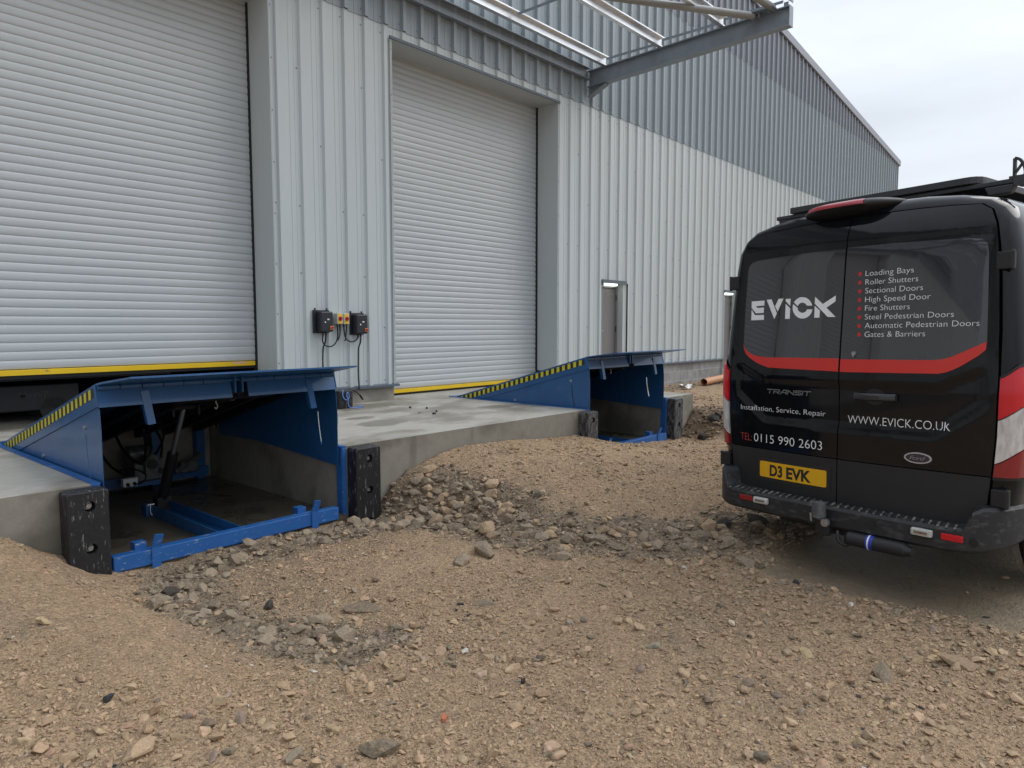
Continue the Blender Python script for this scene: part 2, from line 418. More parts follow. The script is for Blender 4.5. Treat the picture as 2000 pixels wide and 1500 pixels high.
shutter(*openings[0], .04)
# screws on the cladding
sc = MB()
def screw(x, z, y):
    n = 6
    sc.add([(x + .009 * cos(2 * pi * i / n), y - .006, z + .009 * sin(2 * pi * i / n)) for i in range(n)] + [(x + .011 * cos(2 * pi * i / n), y + .001, z + .011 * sin(2 * pi * i / n)) for i in range(n)],
           [tuple(range(n))] + [(i, (i + 1) % n, n + (i + 1) % n, n + i) for i in range(n)])
k = 0; xx = PH + .213 - PITCH * 20
while xx < X_R - .2:
    solid = not any(a - .05 < xx < b + .05 for a, b in openings)
    dsolid = not any(a - .05 < xx < b + .05 for a, b in doors)
    for j, z in enumerate((.30, 1.05, 1.75, 2.6, 3.4, 4.3, 5.13)):
        if z > LINT or (solid and (dsolid or z > 2)):
            if z in (.30, 5.13) or (k + j) % 3 == 0 or (k % 3 == 1 and j == 3): screw(xx, z, YC)
    for j, z in enumerate((5.34, 6.0, 6.8, 7.4, 7.9)):
        if j == 0 or (k + j) % 3 == 0: screw(xx, z, YC - .006)
    if verge(xx) > 8.4: screw(xx, 8.06, YC - .012)
    k += 1; xx += PITCH
for z in np.arange(.6, 5.0, .62):
    for xe in (4.775, 6.63, 10.492, 11.92, 12.91): screw(xe, z, YC - .037 if xe in (4.775, 6.63, 10.492) else YC)
tag(sc.build('cladding_screws', m_screw, wh, WH), kind='stuff')
for a in (4.762, 6.615, 10.482):
    tr = MB(); tr.box(a - .0, a + .012, YC - .040, YC - .0355, PL, LINT - .01); tr.build('edge_trim', m_clad, wh, WH)
# verge, corner and roof
vg = MB()
for xa, xb in ((X_L, X_AP), (X_AP, X_R + .12)):
    vg.prism([(-.10, -.17), (-.04, -.17), (-.04, -.02), (.25, -.02), (.25, .05), (-.10, .05)], lambda p, q, xa=xa: (xa, YC + p, verge(min(xa, X_R)) + q + .05), lambda p, q, xb=xb: (xb, YC + p, verge(min(xb, X_R)) - (SLOPE * .12 if xb > X_R else 0) + q + .05))
vg.build('verge_flashing', material('grey verge steel', (.29, .31, .36), .45, var=.05), wh, WH)
ct = MB(); ct.box(X_R - .01, X_R + .05, YC - .045, YC + .2, -.4, EAVE); ct.build('corner_trim', m_clad2, wh, WH)
rf = MB(); Y2 = 45
rf.add([(X_L, YC + .1, verge(X_L)), (X_AP, YC + .1, verge(X_AP)), (X_AP, Y2, verge(X_AP)), (X_L, Y2, verge(X_L))], [(0, 1, 2, 3)])
rf.add([(X_AP, YC + .1, verge(X_AP)), (X_R, YC + .1, EAVE), (X_R, Y2, EAVE), (X_AP, Y2, verge(X_AP))], [(0, 1, 2, 3)])
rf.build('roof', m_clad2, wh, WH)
sw = MB()
sw.add([(X_R, YC + .2, -.6), (X_R, Y2, -.6), (X_R, Y2, EAVE), (X_R, YC + .2, EAVE)], [(0, 1, 2, 3)])
sw.add([(X_L, YC, -.6), (X_L, Y2, -.6), (X_L, Y2, EAVE), (X_L, YC, EAVE)], [(0, 1, 2, 3)])
sw.add([(X_L, Y2, -.6), (X_R, Y2, -.6), (X_R, Y2, EAVE), (X_AP, Y2, verge(X_AP)), (X_L, Y2, EAVE)], [(0, 1, 2, 3, 4)])
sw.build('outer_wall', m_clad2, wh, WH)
# personnel doors
m_lampglow = material('lit door lamp', (.9, .95, .92), .4, emit=((.85, 1, .93), 2.2))
for i, (a, b) in enumerate(doors):
    d = MB(); d.box(a + .05, b - .20, YC + .16, YC + .21, -.02, 1.86); o = d.build('personnel_door', m_door, wh, WH, bevel=.004)
    fr = MB(); fr.box(a, a + .05, YC + .12, YC + .22, -.02, 1.9); fr.box(b - .20, b - .15, YC + .12, YC + .22, -.02, 1.9); fr.box(a + .05, b - .20, YC + .12, YC + .22, 1.861, 1.9)
    fr.build('door_frame', m_door, o, WH)
    h = MB(); h.bar((a + .11, YC + .10, .98), (a + .23, YC + .10, .98), .02, .02); h.bar((a + .11, YC + .165, .98), (a + .11, YC + .09, .98), .02, .02); h.box(a + .085, a + .135, YC + .152, YC + .159, .86, 1.06); h.build('handle', m_bolt, o, WH)
    e = MB(); e.cyl((b - .33, YC + .159, 1.72), (b - .33, YC + .145, 1.72), .016, n=10); e.build('door_viewer', m_bolt, o, WH)
    for z in (.2, .95, 1.6):
        hg = MB(); hg.cyl((b - .195, YC + .13, z), (b - .195, YC + .13, z + .12), .012, n=8); hg.build('hinge', m_gap, o, WH)
    rv = MB(); rv.box(a - .008, a, YC - .03, YC + .24, -.3, 1.95); rv.box(b - .15, b - .142, YC - .005, YC + .24, -.3, 1.95); rv.box(a, b, YC - .01, YC + .24, 1.95, 1.958); rv.box(b - .142, b, YC + .0, YC + .01, PL, 1.95)
    rv.build('door_reveal', m_reveal, wh, WH)
    hf = MB(); hf.box(a - .03, b - .08, YC - .06, YC - .035, 1.93, 2.0); hf.build('head_flashing', m_flash, wh, WH)
    lm = MB(); lm.box(a + .26, a + .62, YC + .01, YC + .11, 1.895, 1.945); lm.build('door_lamp', m_lampglow, wh, WH, bevel=.01)
    ps = MB(); ps.box(a, b - .15, YC + .05, YC + .6, -.7, -.03); ps.build('door_step', m_plinth, wh, WH)

# ---------------------------------------------------------------- concrete dock with two ramp pits
DK = (0.0, 5.27, -.6)
dock = thing('loading_dock', DK, 'raised pale concrete loading dock with two ramp pits in front of the warehouse', 'loading dock')
P1, P2, PW, PB = 1.73, 7.49, 1.97, 7.78           # pit left edges, pit width, pit back
DX0, DX1, DY0, ZB = -20.0, 10.35, 5.27, -1.0
sb = MB()
def slab(x0, x1, y0, y1, sides):
    vs = [(x0, y0, ZB), (x1, y0, ZB), (x1, y1, ZB), (x0, y1, ZB), (x0, y0, 0), (x1, y0, 0), (x1, y1, 0), (x0, y1, 0)]
    o = len(sb.v); sb.v += vs
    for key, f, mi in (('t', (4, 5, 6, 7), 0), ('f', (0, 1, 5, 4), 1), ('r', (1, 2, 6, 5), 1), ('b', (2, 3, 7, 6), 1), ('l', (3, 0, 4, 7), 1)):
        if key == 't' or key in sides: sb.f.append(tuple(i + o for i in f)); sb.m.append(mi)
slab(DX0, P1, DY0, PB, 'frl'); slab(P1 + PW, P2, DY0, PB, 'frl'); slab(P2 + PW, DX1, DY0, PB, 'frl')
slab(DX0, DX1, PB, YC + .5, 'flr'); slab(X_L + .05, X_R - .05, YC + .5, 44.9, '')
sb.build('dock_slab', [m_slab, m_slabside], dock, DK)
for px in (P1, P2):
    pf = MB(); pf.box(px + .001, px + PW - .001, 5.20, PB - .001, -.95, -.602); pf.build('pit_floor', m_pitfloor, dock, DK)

# ---------------------------------------------------------------- galvanised canopy frame
CP = (11.43, YC, 5.57)
cp = thing('canopy_frame', CP, 'unfinished galvanised steel canopy frame jutting from the wall above the roller shutters', 'canopy frame')
CY1 = 4.30
def czb(y): return 5.57 + .033 * (YC - y)
def ibeam(x):
    mb = MB(); d, w, tf, tw = .30, .15, .016, .012
    for (a0, a1, b0, b1) in ((-w / 2, w / 2, 0, tf), (-w / 2, w / 2, d - tf, d), (-tw / 2, tw / 2, tf, d - tf)):
        mb.prism([(a0, b0), (a1, b0), (a1, b1), (a0, b1)], lambda p, q: (x + p, YC - .04, czb(YC) + q), lambda p, q: (x + p, CY1 + .012, czb(CY1) + q))
    mb.box(x - w / 2 - .002, x + w / 2 + .002, CY1, CY1 + .012, czb(CY1) - .003, czb(CY1) + d + .003)
    return mb
for x in (11.43, 5.6, -.2, -6.0): ibeam(x).build('canopy_beam', m_steel, cp, CP)
for x in (11.43,):
    kn = MB(); kn.prism([(YC - .04, 5.42), (YC - .04, 5.566), (YC - .42, 5.577)], lambda p, q: (x - .006, p, q), lambda p, q: (x + .006, p, q))
    kn.bar((x, YC - .05, 5.40), (x, YC - .44, 5.567), .13, .014); kn.build('knee_bracket', m_steel, cp, CP)
ck = MB(); ck.box(-12, 11.35, YC - .055, YC - .045, 5.69, 5.90); ck.box(-12, 11.35, YC - .13, YC - .055, 5.69, 5.702); ck.box(-12, 11.35, YC - .13, YC - .055, 5.888, 5.90)
ck.build('wall_channel', m_steel, cp, CP)
for y in (7.77, 6.60, 5.45):
    z = czb(y) + .31; pu = MB(); d = .185
    pu.box(-12, 11.50, y, y + .004, z, z + d); pu.box(-12, 11.50, y - .075, y, z, z + .004); pu.box(-12, 11.50, y - .075, y, z + d - .004, z + d)
    pu.box(-12, 11.50, y - .075, y - .072, z + .004, z + .022); pu.box(-12, 11.50, y - .075, y - .072, z + d - .022, z + d - .004)
    pu.build('purlin', m_bright, cp, CP)
    cl = MB(); cl.box(11.39, 11.47, y + .006, y + .016, z - .01, z + d * .9); cl.build('purlin_cleat', m_steel, cp, CP)
ys = [7.77, 6.60, 5.45, 4.42]
for x in (11.43, 8.9):
    for a, b in zip(ys, ys[1:]):
        r = MB(); za = czb(a) + .45; zb = czb(b + .08) + .45
        r.box(x - .02, x + .02, b + .01, a - .08, za - .0, za + .004); r.box(x - .02, x - .016, b + .01, a - .08, za - .04, za); r.build('sag_rail', m_steel, cp, CP)
tb = MB(); tb.cyl((11.30, 4.85, 5.955), (6.30, 8.05, 5.94), .057, n=20); tb.build('brace_tube', m_chs, cp, CP, smooth=True, autos=40)
tb = MB(); tb.cyl((11.36, 4.57, 6.02), (5.70, 5.10, 6.10), .057, n=20); tb.build('brace_tube', m_chs, cp, CP, smooth=True, autos=40)
gs = MB(); gs.box(11.22, 11.43, 4.50, 4.95, 5.985, 6.0); gs.box(11.27, 11.35, 4.75, 4.76, 5.90, 6.02); gs.box(11.28, 11.36, 4.60, 4.61, 5.93, 6.08); gs.build('gusset_plate', m_steel, cp, CP)
ra = MB(); w, d = .14, .2
for (a0, a1, b0, b1) in ((-w / 2, w / 2, 0, .014), (-w / 2, w / 2, d - .014, d), (-.006, .006, .014, d - .014)):
    ra.prism([(a0, b0), (a1, b0), (a1, b1), (a0, b1)], lambda p, q: (11.43 + p, CY1 + .01, 6.07 + q), lambda p, q: (11.43 + p, YC - .04, 9.2 + q))
ra.box(11.36, 11.50, CY1 + .002, CY1 + .012, 6.065, 6.30); ra.box(11.425, 11.435, CY1 + .05, CY1 + .12, 5.99, 6.08)
ra.build('upper_rafter', m_steel, cp, CP)

# ---------------------------------------------------------------- wall mounted controls and cables
YW = YC - .036
def control_box(x0, z0, label):
    w, h, d = .19, .265, .115; L0 = (x0, YW, z0)
    t = thing('door_control_box', L0, label, 'control box', 'black control boxes on the pier')
    bp_ = MB(); bp_.box(x0 - .035, x0 + w + .01, YW - .010, YW + .03, z0 - .015, z0 + h + .02)
    for xx in (x0 - .02, x0 + w - .03): bp_.box(xx - .012, xx + .012, YW - .014, YW - .002, z0 + h + .02, z0 + h + .045)
    bp_.build('back_plate', m_box, t, L0, bevel=.003)
    c = MB(); c.box(x0, x0 + w, YW - d, YW - .01, z0, z0 + h); c.build('case', m_box, t, L0, bevel=.018)
    s_ = MB(); s_.box(x0 + .095, x0 + .125, YW - d - .004, YW - d, z0 + .155, z0 + .172); s_.box(x0 + .055, x0 + .072, YW - d - .004, YW - d, z0 + .118, z0 + .136); s_.build('label_plate', m_white, t, L0)
    q = MB(); q.box(x0 + .137, x0 + .181, YW - d - .008, YW - d + .01, z0 + .03, z0 + .076); o = q.build('switch_plate', m_orange, t, L0, bevel=.003)
    q = MB(); q.cyl((x0 + .159, YW - d - .008, z0 + .053), (x0 + .159, YW - d - .028, z0 + .053), .014, n=12); q.build('knob', m_red, o, L0)
    g = MB()
    for xx in (x0 + .06, x0 + .105): g.cyl((xx, YW - .06, z0 + .002), (xx, YW - .06, z0 - .045), .016, .011, n=10)
    g.build('cable_gland', m_hose, t, L0)
    return t
control_box(5.325, .995, 'black control box with an orange switch, left of the two yellow isolators')
control_box(5.885, .965, 'black control box with an orange switch, right of the two yellow isolators')
def isolator(x0, z0, label):
    w, h, d = .088, .145, .08; L0 = (x0, YW, z0)
    t = thing('isolator_switch', L0, label, 'isolator switch', 'yellow isolators on the pier')
    c = MB(); c.box(x0, x0 + w, YW - d, YW + .02, z0, z0 + h); c.build('case', m_iso, t, L0, bevel=.006)
    q = MB(); q.box(x0 + .015, x0 + w - .015, YW - d - .004, YW - d, z0 + .006, z0 + h - .006); q.build('face_plate', material('isolator yellow', (.85, .5, .01), .5), t, L0)
    q = MB(); q.cyl((x0 + w / 2, YW - d - .004, z0 + h / 2), (x0 + w / 2, YW - d - .018, z0 + h / 2), .027, n=16); q.bar((x0 + w / 2, YW - d - .022, z0 + h / 2 - .03), (x0 + w / 2, YW - d - .022, z0 + h / 2 + .022), .012, .014, up=(1, 0, 0)); q.build('knob', m_red, t, L0)
    g = MB()
    for xx in (x0 + .025, x0 + .065): g.cyl((xx, YW - .04, z0 + .002), (xx, YW - .04, z0 - .05), .013, .010, n=10)
    g.build('cable_gland', m_hose, t, L0)
isolator(5.600, 1.098, 'left yellow isolator switch with a red knob between the black control boxes')
isolator(5.706, 1.096, 'right yellow isolator switch with a red knob between the black control boxes')
def cable(name, pts, r, label, m=m_hose, cat='cable', group=None, off=None, n=8):
    mb = MB(); mb.tube(pts, r, n=n)
    L0 = off or pts[0]
    o = mb.build(name, m, None, L0, smooth=True); o.location = L0
    return tag(o, label, cat, group)
yk = YW - .05
cable('power_cable', [(5.385, YW - .06, .95), (5.385, yk, .88), (5.42, yk, .82), (5.50, yk, .80), (5.57, yk, .83), (5.615, yk, .90), (5.630, YW - .04, 1.0), (5.625, YW - .04, 1.05)], .0095, 'black cable looping from the left control box up to the left isolator', group='cables on the pier')
cable('power_cable', [(5.665, YW - .04, 1.05), (5.668, YW - .04, 1.0), (5.655, YW - .045, .94), (5.625, YW - .045, .88)], .0095, 'short black cable hanging crossed under the left isolator', group='cables on the pier')
cable('power_cable', [(5.731, YW - .04, 1.05), (5.732, yk, .97), (5.755, yk, .90), (5.81, yk, .865), (5.87, yk, .86), (5.925, yk, .885), (5.945, YW - .06, .925)], .0095, 'black cable looping from the right isolator over to the right control box', group='cables on the pier')
cable('power_cable', [(5.771, YW - .04, 1.05), (5.772, YW - .03, .98), (5.762, YW - .03, .90), (5.745, YW - .03, .87)], .0095, 'short black cable hanging crossed under the right isolator', group='cables on the pier')
cable('power_cable', [(5.43, YW - .06, .95), (5.425, yk, .86), (5.412, YW - .02, .78), (5.405, YW - .015, .6), (5.41, YW - .015, .4), (5.41, YW - .02, .24), (5.41, YW + .02, .12)], .0105, 'black cable running down from the left control box behind the ramp lip', group='cables on the pier')
cable('power_cable', [(5.99, YW - .06, .92), (5.99, yk, .85), (5.978, YW - .02, .76), (5.975, YW - .015, .6), (5.972, YW - .015, .42), (5.968, YW - .03, .27), (5.965, YW - .045, .20)], .0105, 'black cable running down the pale wall from the right control box to the plinth', group='cables on the pier')
mb = MB(); mb.tube([(5.70, YC - .02, .19), (5.80, YC - .06, .205), (5.90, YC - .08, .175), (5.98, YC - .09, .10)], .009); mb.cyl((5.965, YC - .09, .118), (6.01, YC - .095, .055), .016, .013, n=10)
o = mb.build('cable_end', m_hose, None, (5.8, YC, .1), smooth=True, autos=50); o.location = (5.8, YC, .1); tag(o, 'loose black cable end with a plug resting on the concrete plinth', 'cable')
# black block, rope
L0 = (5.49, 7.80, 0)
b = MB(); b.box(5.385, 5.60, 7.70, 7.98, 0, .235); o = b.build('rubber_block', m_rubber, None, L0, bevel=.012); o.location = L0
tag(o, 'dark rubber block standing on the dock against the plinth under the cables', 'rubber block')
yb = 7.69
cable('blue_rope', [(5.47, 7.74, .242), (5.435, yb, .225), (5.428, yb - .01, .17), (5.455, yb - .015, .125), (5.50, yb - .015, .12), (5.525, yb - .01, .155), (5.515, yb - .012, .20), (5.495, yb - .01, .21), (5.485, yb - .015, .17), (5.50, yb - .02, .12),
     (5.505, yb - .015, .07), (5.525, yb - .015, .02), (5.57, yb - .03, .008), (5.63, yb - .05, .007), (5.71, yb - .02, .008), (5.74, yb + .02, .008), (5.68, yb + .03, .014), (5.66, yb - .01, .018), (5.73, yb - .03, .016)], .0065, 'thin blue rope knotted over the dark rubber block by the plinth', m_rope, 'rope')
# small scraps on the dock
for i, (x, y, sx, sy, rz, lab) in enumerate([(6.08, 7.12, .028, .02, .3, 'black plastic cap lying on the dock nearest the closed shutter'), (5.80, 6.62, .07, .016, .8, 'thin grey metal offcut lying flat on the dock between the ramps'),
        (5.84, 6.40, .024, .02, .2, 'small black bolt head lying on the dock right of the thin offcut'), (6.17, 6.90, .018, .016, .5, 'tiny dark scrap on the dock behind the thin offcut'), (6.02, 6.55, .022, .012, 1.2, 'tiny dark chip on the dock beyond the black bolt head')]):
    b = MB(); n = 7; R_ = [random.uniform(.7, 1.2) for _ in range(n)]
    for_ = [(x + (sx * cos(2 * pi * k / n) * cos(rz) - sy * sin(2 * pi * k / n) * sin(rz)) * R_[k], y + (sx * cos(2 * pi * k / n) * sin(rz) + sy * sin(2 * pi * k / n) * cos(rz)) * R_[k]) for k in range(n)]
    b.prism(for_, lambda p, q: (p, q, 0), lambda p, q: (x + (p - x) * .8, y + (q - y) * .8, .012 if sx > .05 else .022)); o = b.build('dock_scrap', m_drk if i != 1 else m_screw, None, (x, y, 0)); o.location = (x, y, 0)
    tag(o, lab, 'scrap', 'scraps on the dock')

# ---------------------------------------------------------------- dark lift machine inside the raised shutter
LM = (1.7, 9.6, 0)
lf = thing('lift_machine', LM, 'low black lift machine parked inside behind the raised shutter', 'lift machine')
b = MB(); b.box(.75, 2.86, 9.2, 10.0, .13, .42); b.build('chassis', m_drk, lf, LM, bevel=.015)
b = MB(); b.box(.75, 3.9, 9.16, 10.05, .47, .66); b.build('upper_deck', m_drk, lf, LM, bevel=.01)
for x in (1.05, 2.6):
    for y in (9.26, 9.9):
        b = MB(); b.cyl((x, y - .06, .14), (x, y + .06, .14), .14, n=20); b.build('wheel', m_hose, lf, LM, smooth=True, autos=40)
b = MB(); b.box(3.05, 3.13, 9.12, 9.16, .51, .57); b.build('latch', m_bolt, lf, LM)
vs, fs, (x0, x1, y0, y1) = text2d('MeWP', .1, bold=.001)
sc_ = .28 / (x1 - x0); b = MB(); b.add([(2.27 + (u - x0) * sc_, 9.198, .275 + (v - y0) * sc_) for u, v in vs], fs); b.build('lettering', material('faded grey lettering', (.055, .055, .06), .6), lf, LM)
# ---------------------------------------------------------------- dock levellers (raised ramps)
def make_leveller():
    t = thing('dock_leveller', (P1, DY0, 0), 'nearer blue dock leveller ramp raised open, showing its pump and ram inside', 'dock leveller', 'raised blue ramps on the dock')
    RY, FY, FZ = 2.49, .065, .675
    al = math.atan2(FZ, RY - FY); ca, sa = cos(al), sin(al)
    def zt(y): return (RY - y) * math.tan(al) + .004
    def pp(u, w): return (FY + u * ca + w * sa * -1, FZ - u * sa - w * ca)     # u back along the plate from the front, w down square to it
    LEN = (RY - FY) / ca
    def boxuw(mb, x0, x1, u0, u1, w0, w1, mi=0):
        q = [pp(u0, w0), pp(u1, w0), pp(u1, w1), pp(u0, w1)]
        mb.loft([[(x0, a, b) for a, b in q], [(x1, a, b) for a, b in q]], mi=mi)
    # platform plate with its stringers
    m = MB(); boxuw(m, .025, 1.945, 0, LEN, 0, .010); pl_ = m.build('platform', m_blue, t)
    for x in (.22, .52, .82, 1.16, 1.46, 1.76):
        m = MB(); boxuw(m, x - .03, x + .03, .06, LEN - .1, .0102, .10); m.build('stringer', m_undershade, pl_)
    m = MB(); boxuw(m, .6, 1.4, .12, .2, .102, .15); m.build('cross_member', m_undershade, pl_)
    # header plates under the lip hinge
    for x0, x1 in ((.028, .985), (1.12, 1.94)):
        m = MB(); boxuw(m, x0, x1, -.002, .010, .035, .165); m.build('header_plate', m_blue, t)
    # hinge knuckles
    for k in range(13):
        if k == 6: continue
        x = .03 + k * .147; y, z = pp(-.004, .026)
        m = MB(); m.cyl((x, y, z), (x + .141, y, z), .024, n=14); m.build('hinge_knuckle', m_blue, t, smooth=True, autos=40)
    y, z = pp(-.004, .026); m = MB(); m.cyl((.91, y, z), (1.09, y, z), .014, n=10); m.box(1.06, 1.075, y - .04, y + .05, z - .10, z + .02); m.box(1.0, 1.015, y - .04, y + .05, z - .10, z + .02); m.build('hinge_bracket', m_blue, t)
    # lip
    m = MB(); y0, z0 = pp(-.006, -.002); y1, z1 = -.375, .742
    LP = [(.03, y0, z0), (1.94, y0, z0), (1.94, y0 - .10, z0 + (z1 - z0) * .25), (1.875, y1, z1), (.095, y1, z1), (.03, y0 - .10, z0 + (z1 - z0) * .25)]
    m.loft([[(a, b, c) for a, b, c in LP], [(a, b - .001, c - .013) for a, b, c in LP]]); m.build('lip', m_blue, t)
    # lip keeper brackets
    for x in (.335, 1.67):
        m = MB(); y, z = pp(-.006, .10)
        m.bar((x, y, z + .03), (x + .03, y - .03, z - .21), .05, .006, up=(0, 1, 0)); m.bar((x - .025, y + .02, z + .03), (x + .005, y - .01, z - .21), .006, .045, up=(0, 1, 0)); m.bar((x + .025, y + .02, z + .03), (x + .055, y - .01, z - .21), .006, .045, up=(0, 1, 0))
        m.build('lip_keeper', m_blue, t)
    # side skirts: upper band, hazard tape, telescopic lower plate with a slot
    for x, sg in ((.030, -1), (1.936, 1)):
        f0 = lambda a, b, x=x, sg=sg: (x + sg * .010, a, b); f1 = lambda a, b, x=x, sg=sg: (x + sg * .005, a, b)
        n_ = .155
        up_ = [(FY - .012, zt(FY) - .012), (FY - .048, zt(FY) - n_), (RY - n_ / math.tan(al) - .01, .004), (RY - .03, .006)]
        m = MB(); m.prism(up_, f0, f1); m.build('upper_skirt', m_blue, t)
        g0 = lambda a, b, x=x, sg=sg: (x - sg * .000, a, b); g1 = lambda a, b, x=x, sg=sg: (x - sg * .004, a, b)
        yb = RY - .25
        outer = [(.018, .50), (.004, .33), (.004, -.165), (1.36, -.085), (2.19, -.10), (2.19, .05), (yb, zt(yb) - .02), (.30, zt(.30) - .02), (.13, zt(.13) - .055)]
        slot = [(.300 - .05 * (k / 8) ** 1.5, .30 - .30 * k / 8) for k in range(9)]
        hole = [(a - .008, b) for a, b in slot] + [(a + .008, b) for a, b in reversed(slot)]
        vs, fs = plate_with_holes(outer, [hole], g0, g1); m = MB(); m.add(vs, fs); lo_ = m.build('lower_skirt', m_blue, t)
        m = MB()
        for (a, b) in ((.305, .355), (1.28, .035)):
            m.cyl((x + sg * .0005, a, b), (x + sg * .010, a, b), .017, n=12)
        m.build('skirt_bolt', m_bolt, lo_)
        m = MB(); ns = 25; W_ = .066
        for k in range(ns * 2):
            a0, a1 = .035 + (LEN - .16) * k / (2 * ns), .035 + (LEN - .16) * (k + 1) / (2 * ns)
            sk = .018
            q = [pp(a0 - sk * .5, .022), pp(a1 - sk * .5, .022), pp(a1 + sk * .5, .022 + W_), pp(a0 + sk * .5, .022 + W_)]
            m.loft([[(x + sg * .0125, a, b) for a, b in q], [(x + sg * .0103, a, b) for a, b in q]], mi=k % 2)
        m.build('hazard_tape', [m_hazk, m_hazy], t)
    # frame: edge angles, corner posts, rear posts, front beam
    for x0, x1 in ((-.045, .012), (1.958, 2.012)):
        m = MB(); m.box(x0, x1, -.004, 2.50, .002, .006); m.build('edge_angle', m_bluew, t)
    m = MB(); m.box(-.04, 2.01, 2.44, 2.56, .002, .012); m.build('rear_hinge_beam', m_blue, t)
    for x0, x1, xa, xb in ((-.0, .006, -.05, -.0), (1.962, 1.969, 1.969, 2.01)):
        m = MB(); m.box(x0 + .001, x1, -.006, .07, -.62, .001); m.box(xa, xb, -.012, -.004, -.62, .001); m.build('corner_angle', m_bluew, t)
    for x in (.16, .62, 1.34, 1.82):
        m = MB(); m.box(x - .045, x + .045, 2.40, 2.49, -.598, -.02); m.build('rear_post', m_blue, t)
    m = MB(); m.box(.1, 1.88, 2.36, 2.396, -.56, -.46); m.build('rear_rail', m_blue, t)
    fb = MB(); fb.box(.035, 1.86, -.10, -.02, -.615, -.505); fbo = fb.build('front_beam', m_bluew, t, bevel=.006)
    for x in (.315, 1.615):
        m = MB(); m.bar((x, -.106, -.70), (x, -.106, -.49), .062, .010, up=(0, 1, 0)); m.bar((x, -.106, -.49), (x + .015, -.13, -.40), .062, .010, up=(0, 1, 0)); m.build('lip_stop', m_bluew, fbo)
        m = MB(); m.box(x - .11, x - .03, -.019, .06, -.52, -.462); m.box(x - .05, x + .04, -.019, .03, -.66, -.52); m.build('beam_bracket', m_bluew, fbo)
    m = MB(); m.box(.885, .955, -.08, -.03, -.70, -.617); m.build('beam_foot', m_bluew, fbo)
    m = MB(); m.box(.80, .812, -.018, 1.25, -.60, -.505); m.box(.988, 1.0, -.018, 1.25, -.60, -.505); m.box(.8122, .9878, -.018, 1.25, -.60, -.585); m.box(.76, .80, 1.20, 1.30, -.60, -.50); m.build('base_beam', m_blue, t)
    # ram
    A = Vector((.95, 1.32, -.50)); B = Vector((1.0, .93, .36)); M_ = A.lerp(B, .52)
    m = MB(); m.cyl(A, M_, .046, n=18); m.box(.89, 1.01, 1.27, 1.37, -.56, -.47); m.build('ram_cylinder', m_hose, t, smooth=True, autos=40)
    m = MB(); m.cyl(M_, B, .026, n=14); m.build('ram_rod', m_rod, t, smooth=True, autos=40)
    m = MB(); m.cyl((.90, .93, .37), (1.10, .93, .37), .03, n=12); m.box(.88, .90, .87, .99, .30, .43); m.box(1.10, 1.12, .87, .99, .30, .43); m.build('ram_bracket', m_undershade, t)
    m = MB(); m.cyl((1.05, .15, .50), (1.0, .75, .42), .028, n=12); m.cyl((1.06, .06, .54), (1.05, .15, .50), .015, n=10); m.build('lip_ram', m_hose, t, smooth=True, autos=40)
    # pump unit, junction box, hoses
    pu = MB(); pu.box(1.02, 1.28, 2.10, 2.30, -.46, -.28); pu.cyl((.98, 2.18, -.20), (1.20, 2.18, -.20), .085, n=18); pu.box(1.10, 1.22, 2.04, 2.12, -.40, -.20)
    pumo = pu.build('pump_unit', m_pump, t, smooth=True, autos=40)
    m = MB(); m.box(.95, 1.35, 2.02, 2.34, -.50, -.465); m.build('pump_tray', m_blue, t)
    m = MB(); m.cyl((1.16, 2.02, -.30), (1.16, 2.04, -.30), .05, n=16); m.cyl((1.24, 2.04, -.38), (1.24, 2.10, -.38), .03, n=12); m.build('pump_valve', m_hose, pumo)
    m = MB(); m.box(1.52, 1.70, 2.2, 2.3, -.47, -.36); m.bar((1.45, 2.2, -.45), (1.75, 2.25, -.30), .05, .05); m.build('valve_block', m_pump, t, bevel=.01)
    m = MB(); m.box(.80, .93, 1.80, 1.87, -.44, -.36); jb = m.build('junction_box', m_white, t, bevel=.006)
    m = MB()
    for x in (.835, .895): m.cyl((x, 1.80, -.41), (x, 1.775, -.42), .014, n=10)
    m.build('cable_gland', m_hose, jb)
    for pts, r in (([(.90, 2.25, .02), (.86, 1.9, -.12), (.93, 1.7, -.22), (1.02, 1.7, -.10), (1.05, 1.8, .06), (1.0, 1.6, .16)], .013), ([(.98, 1.75, .10), (1.05, 1.9, -.10), (1.10, 2.06, -.25)], .013), ([(1.10, 1.85, .12), (1.22, 1.95, -.06), (1.24, 2.02, -.24)], .012),
                   ([(1.03, 1.5, .2), (1.16, 1.75, .0), (1.18, 2.0, -.2)], .011), ([(.74, 2.3, -.05), (.78, 2.1, -.25), (.86, 1.9, -.35)], .012), ([(.89, 1.79, -.42), (.94, 1.72, -.40), (.97, 1.72, -.33), (.90, 1.85, -.28), (.82, 1.95, -.3)], .008), ([(1.3, 1.55, -.59), (1.5, 1.5, -.585), (1.62, 1.35, -.59), (1.58, 1.3, -.58)], .005)):
        m = MB(); m.tube(pts, r); m.build('hydraulic_hose', m_hose, t, smooth=True)
    m = MB(); m.tube([(1.0, .33, .50), (1.0, .33, .45), (1.012, .33, .425), (1.0, .33, .40), (.985, .33, .415)], .006); m.build('chain_hook', m_bolt, t, smooth=True)
    m = MB(); m.tube([(.795, 1.19, -.50), (.79, 1.18, -.56), (.80, 1.17, -.59)], .005); m.cyl((.77, 1.2, -.50), (.83, 1.2, -.50), .008, n=8); m.build('locking_pin', m_bolt, t)
    m = MB(); m.box(1.9455, 1.9475, .012, .03, .20, .31); m.build('paper_tag', m_white, t)
    return t
lev1 = make_leveller()
lev2 = copy_tree(lev1); lev2.location = (P2, DY0, 0)
lev2['label'] = 'farther blue dock leveller ramp raised open in front of the closed shutter'

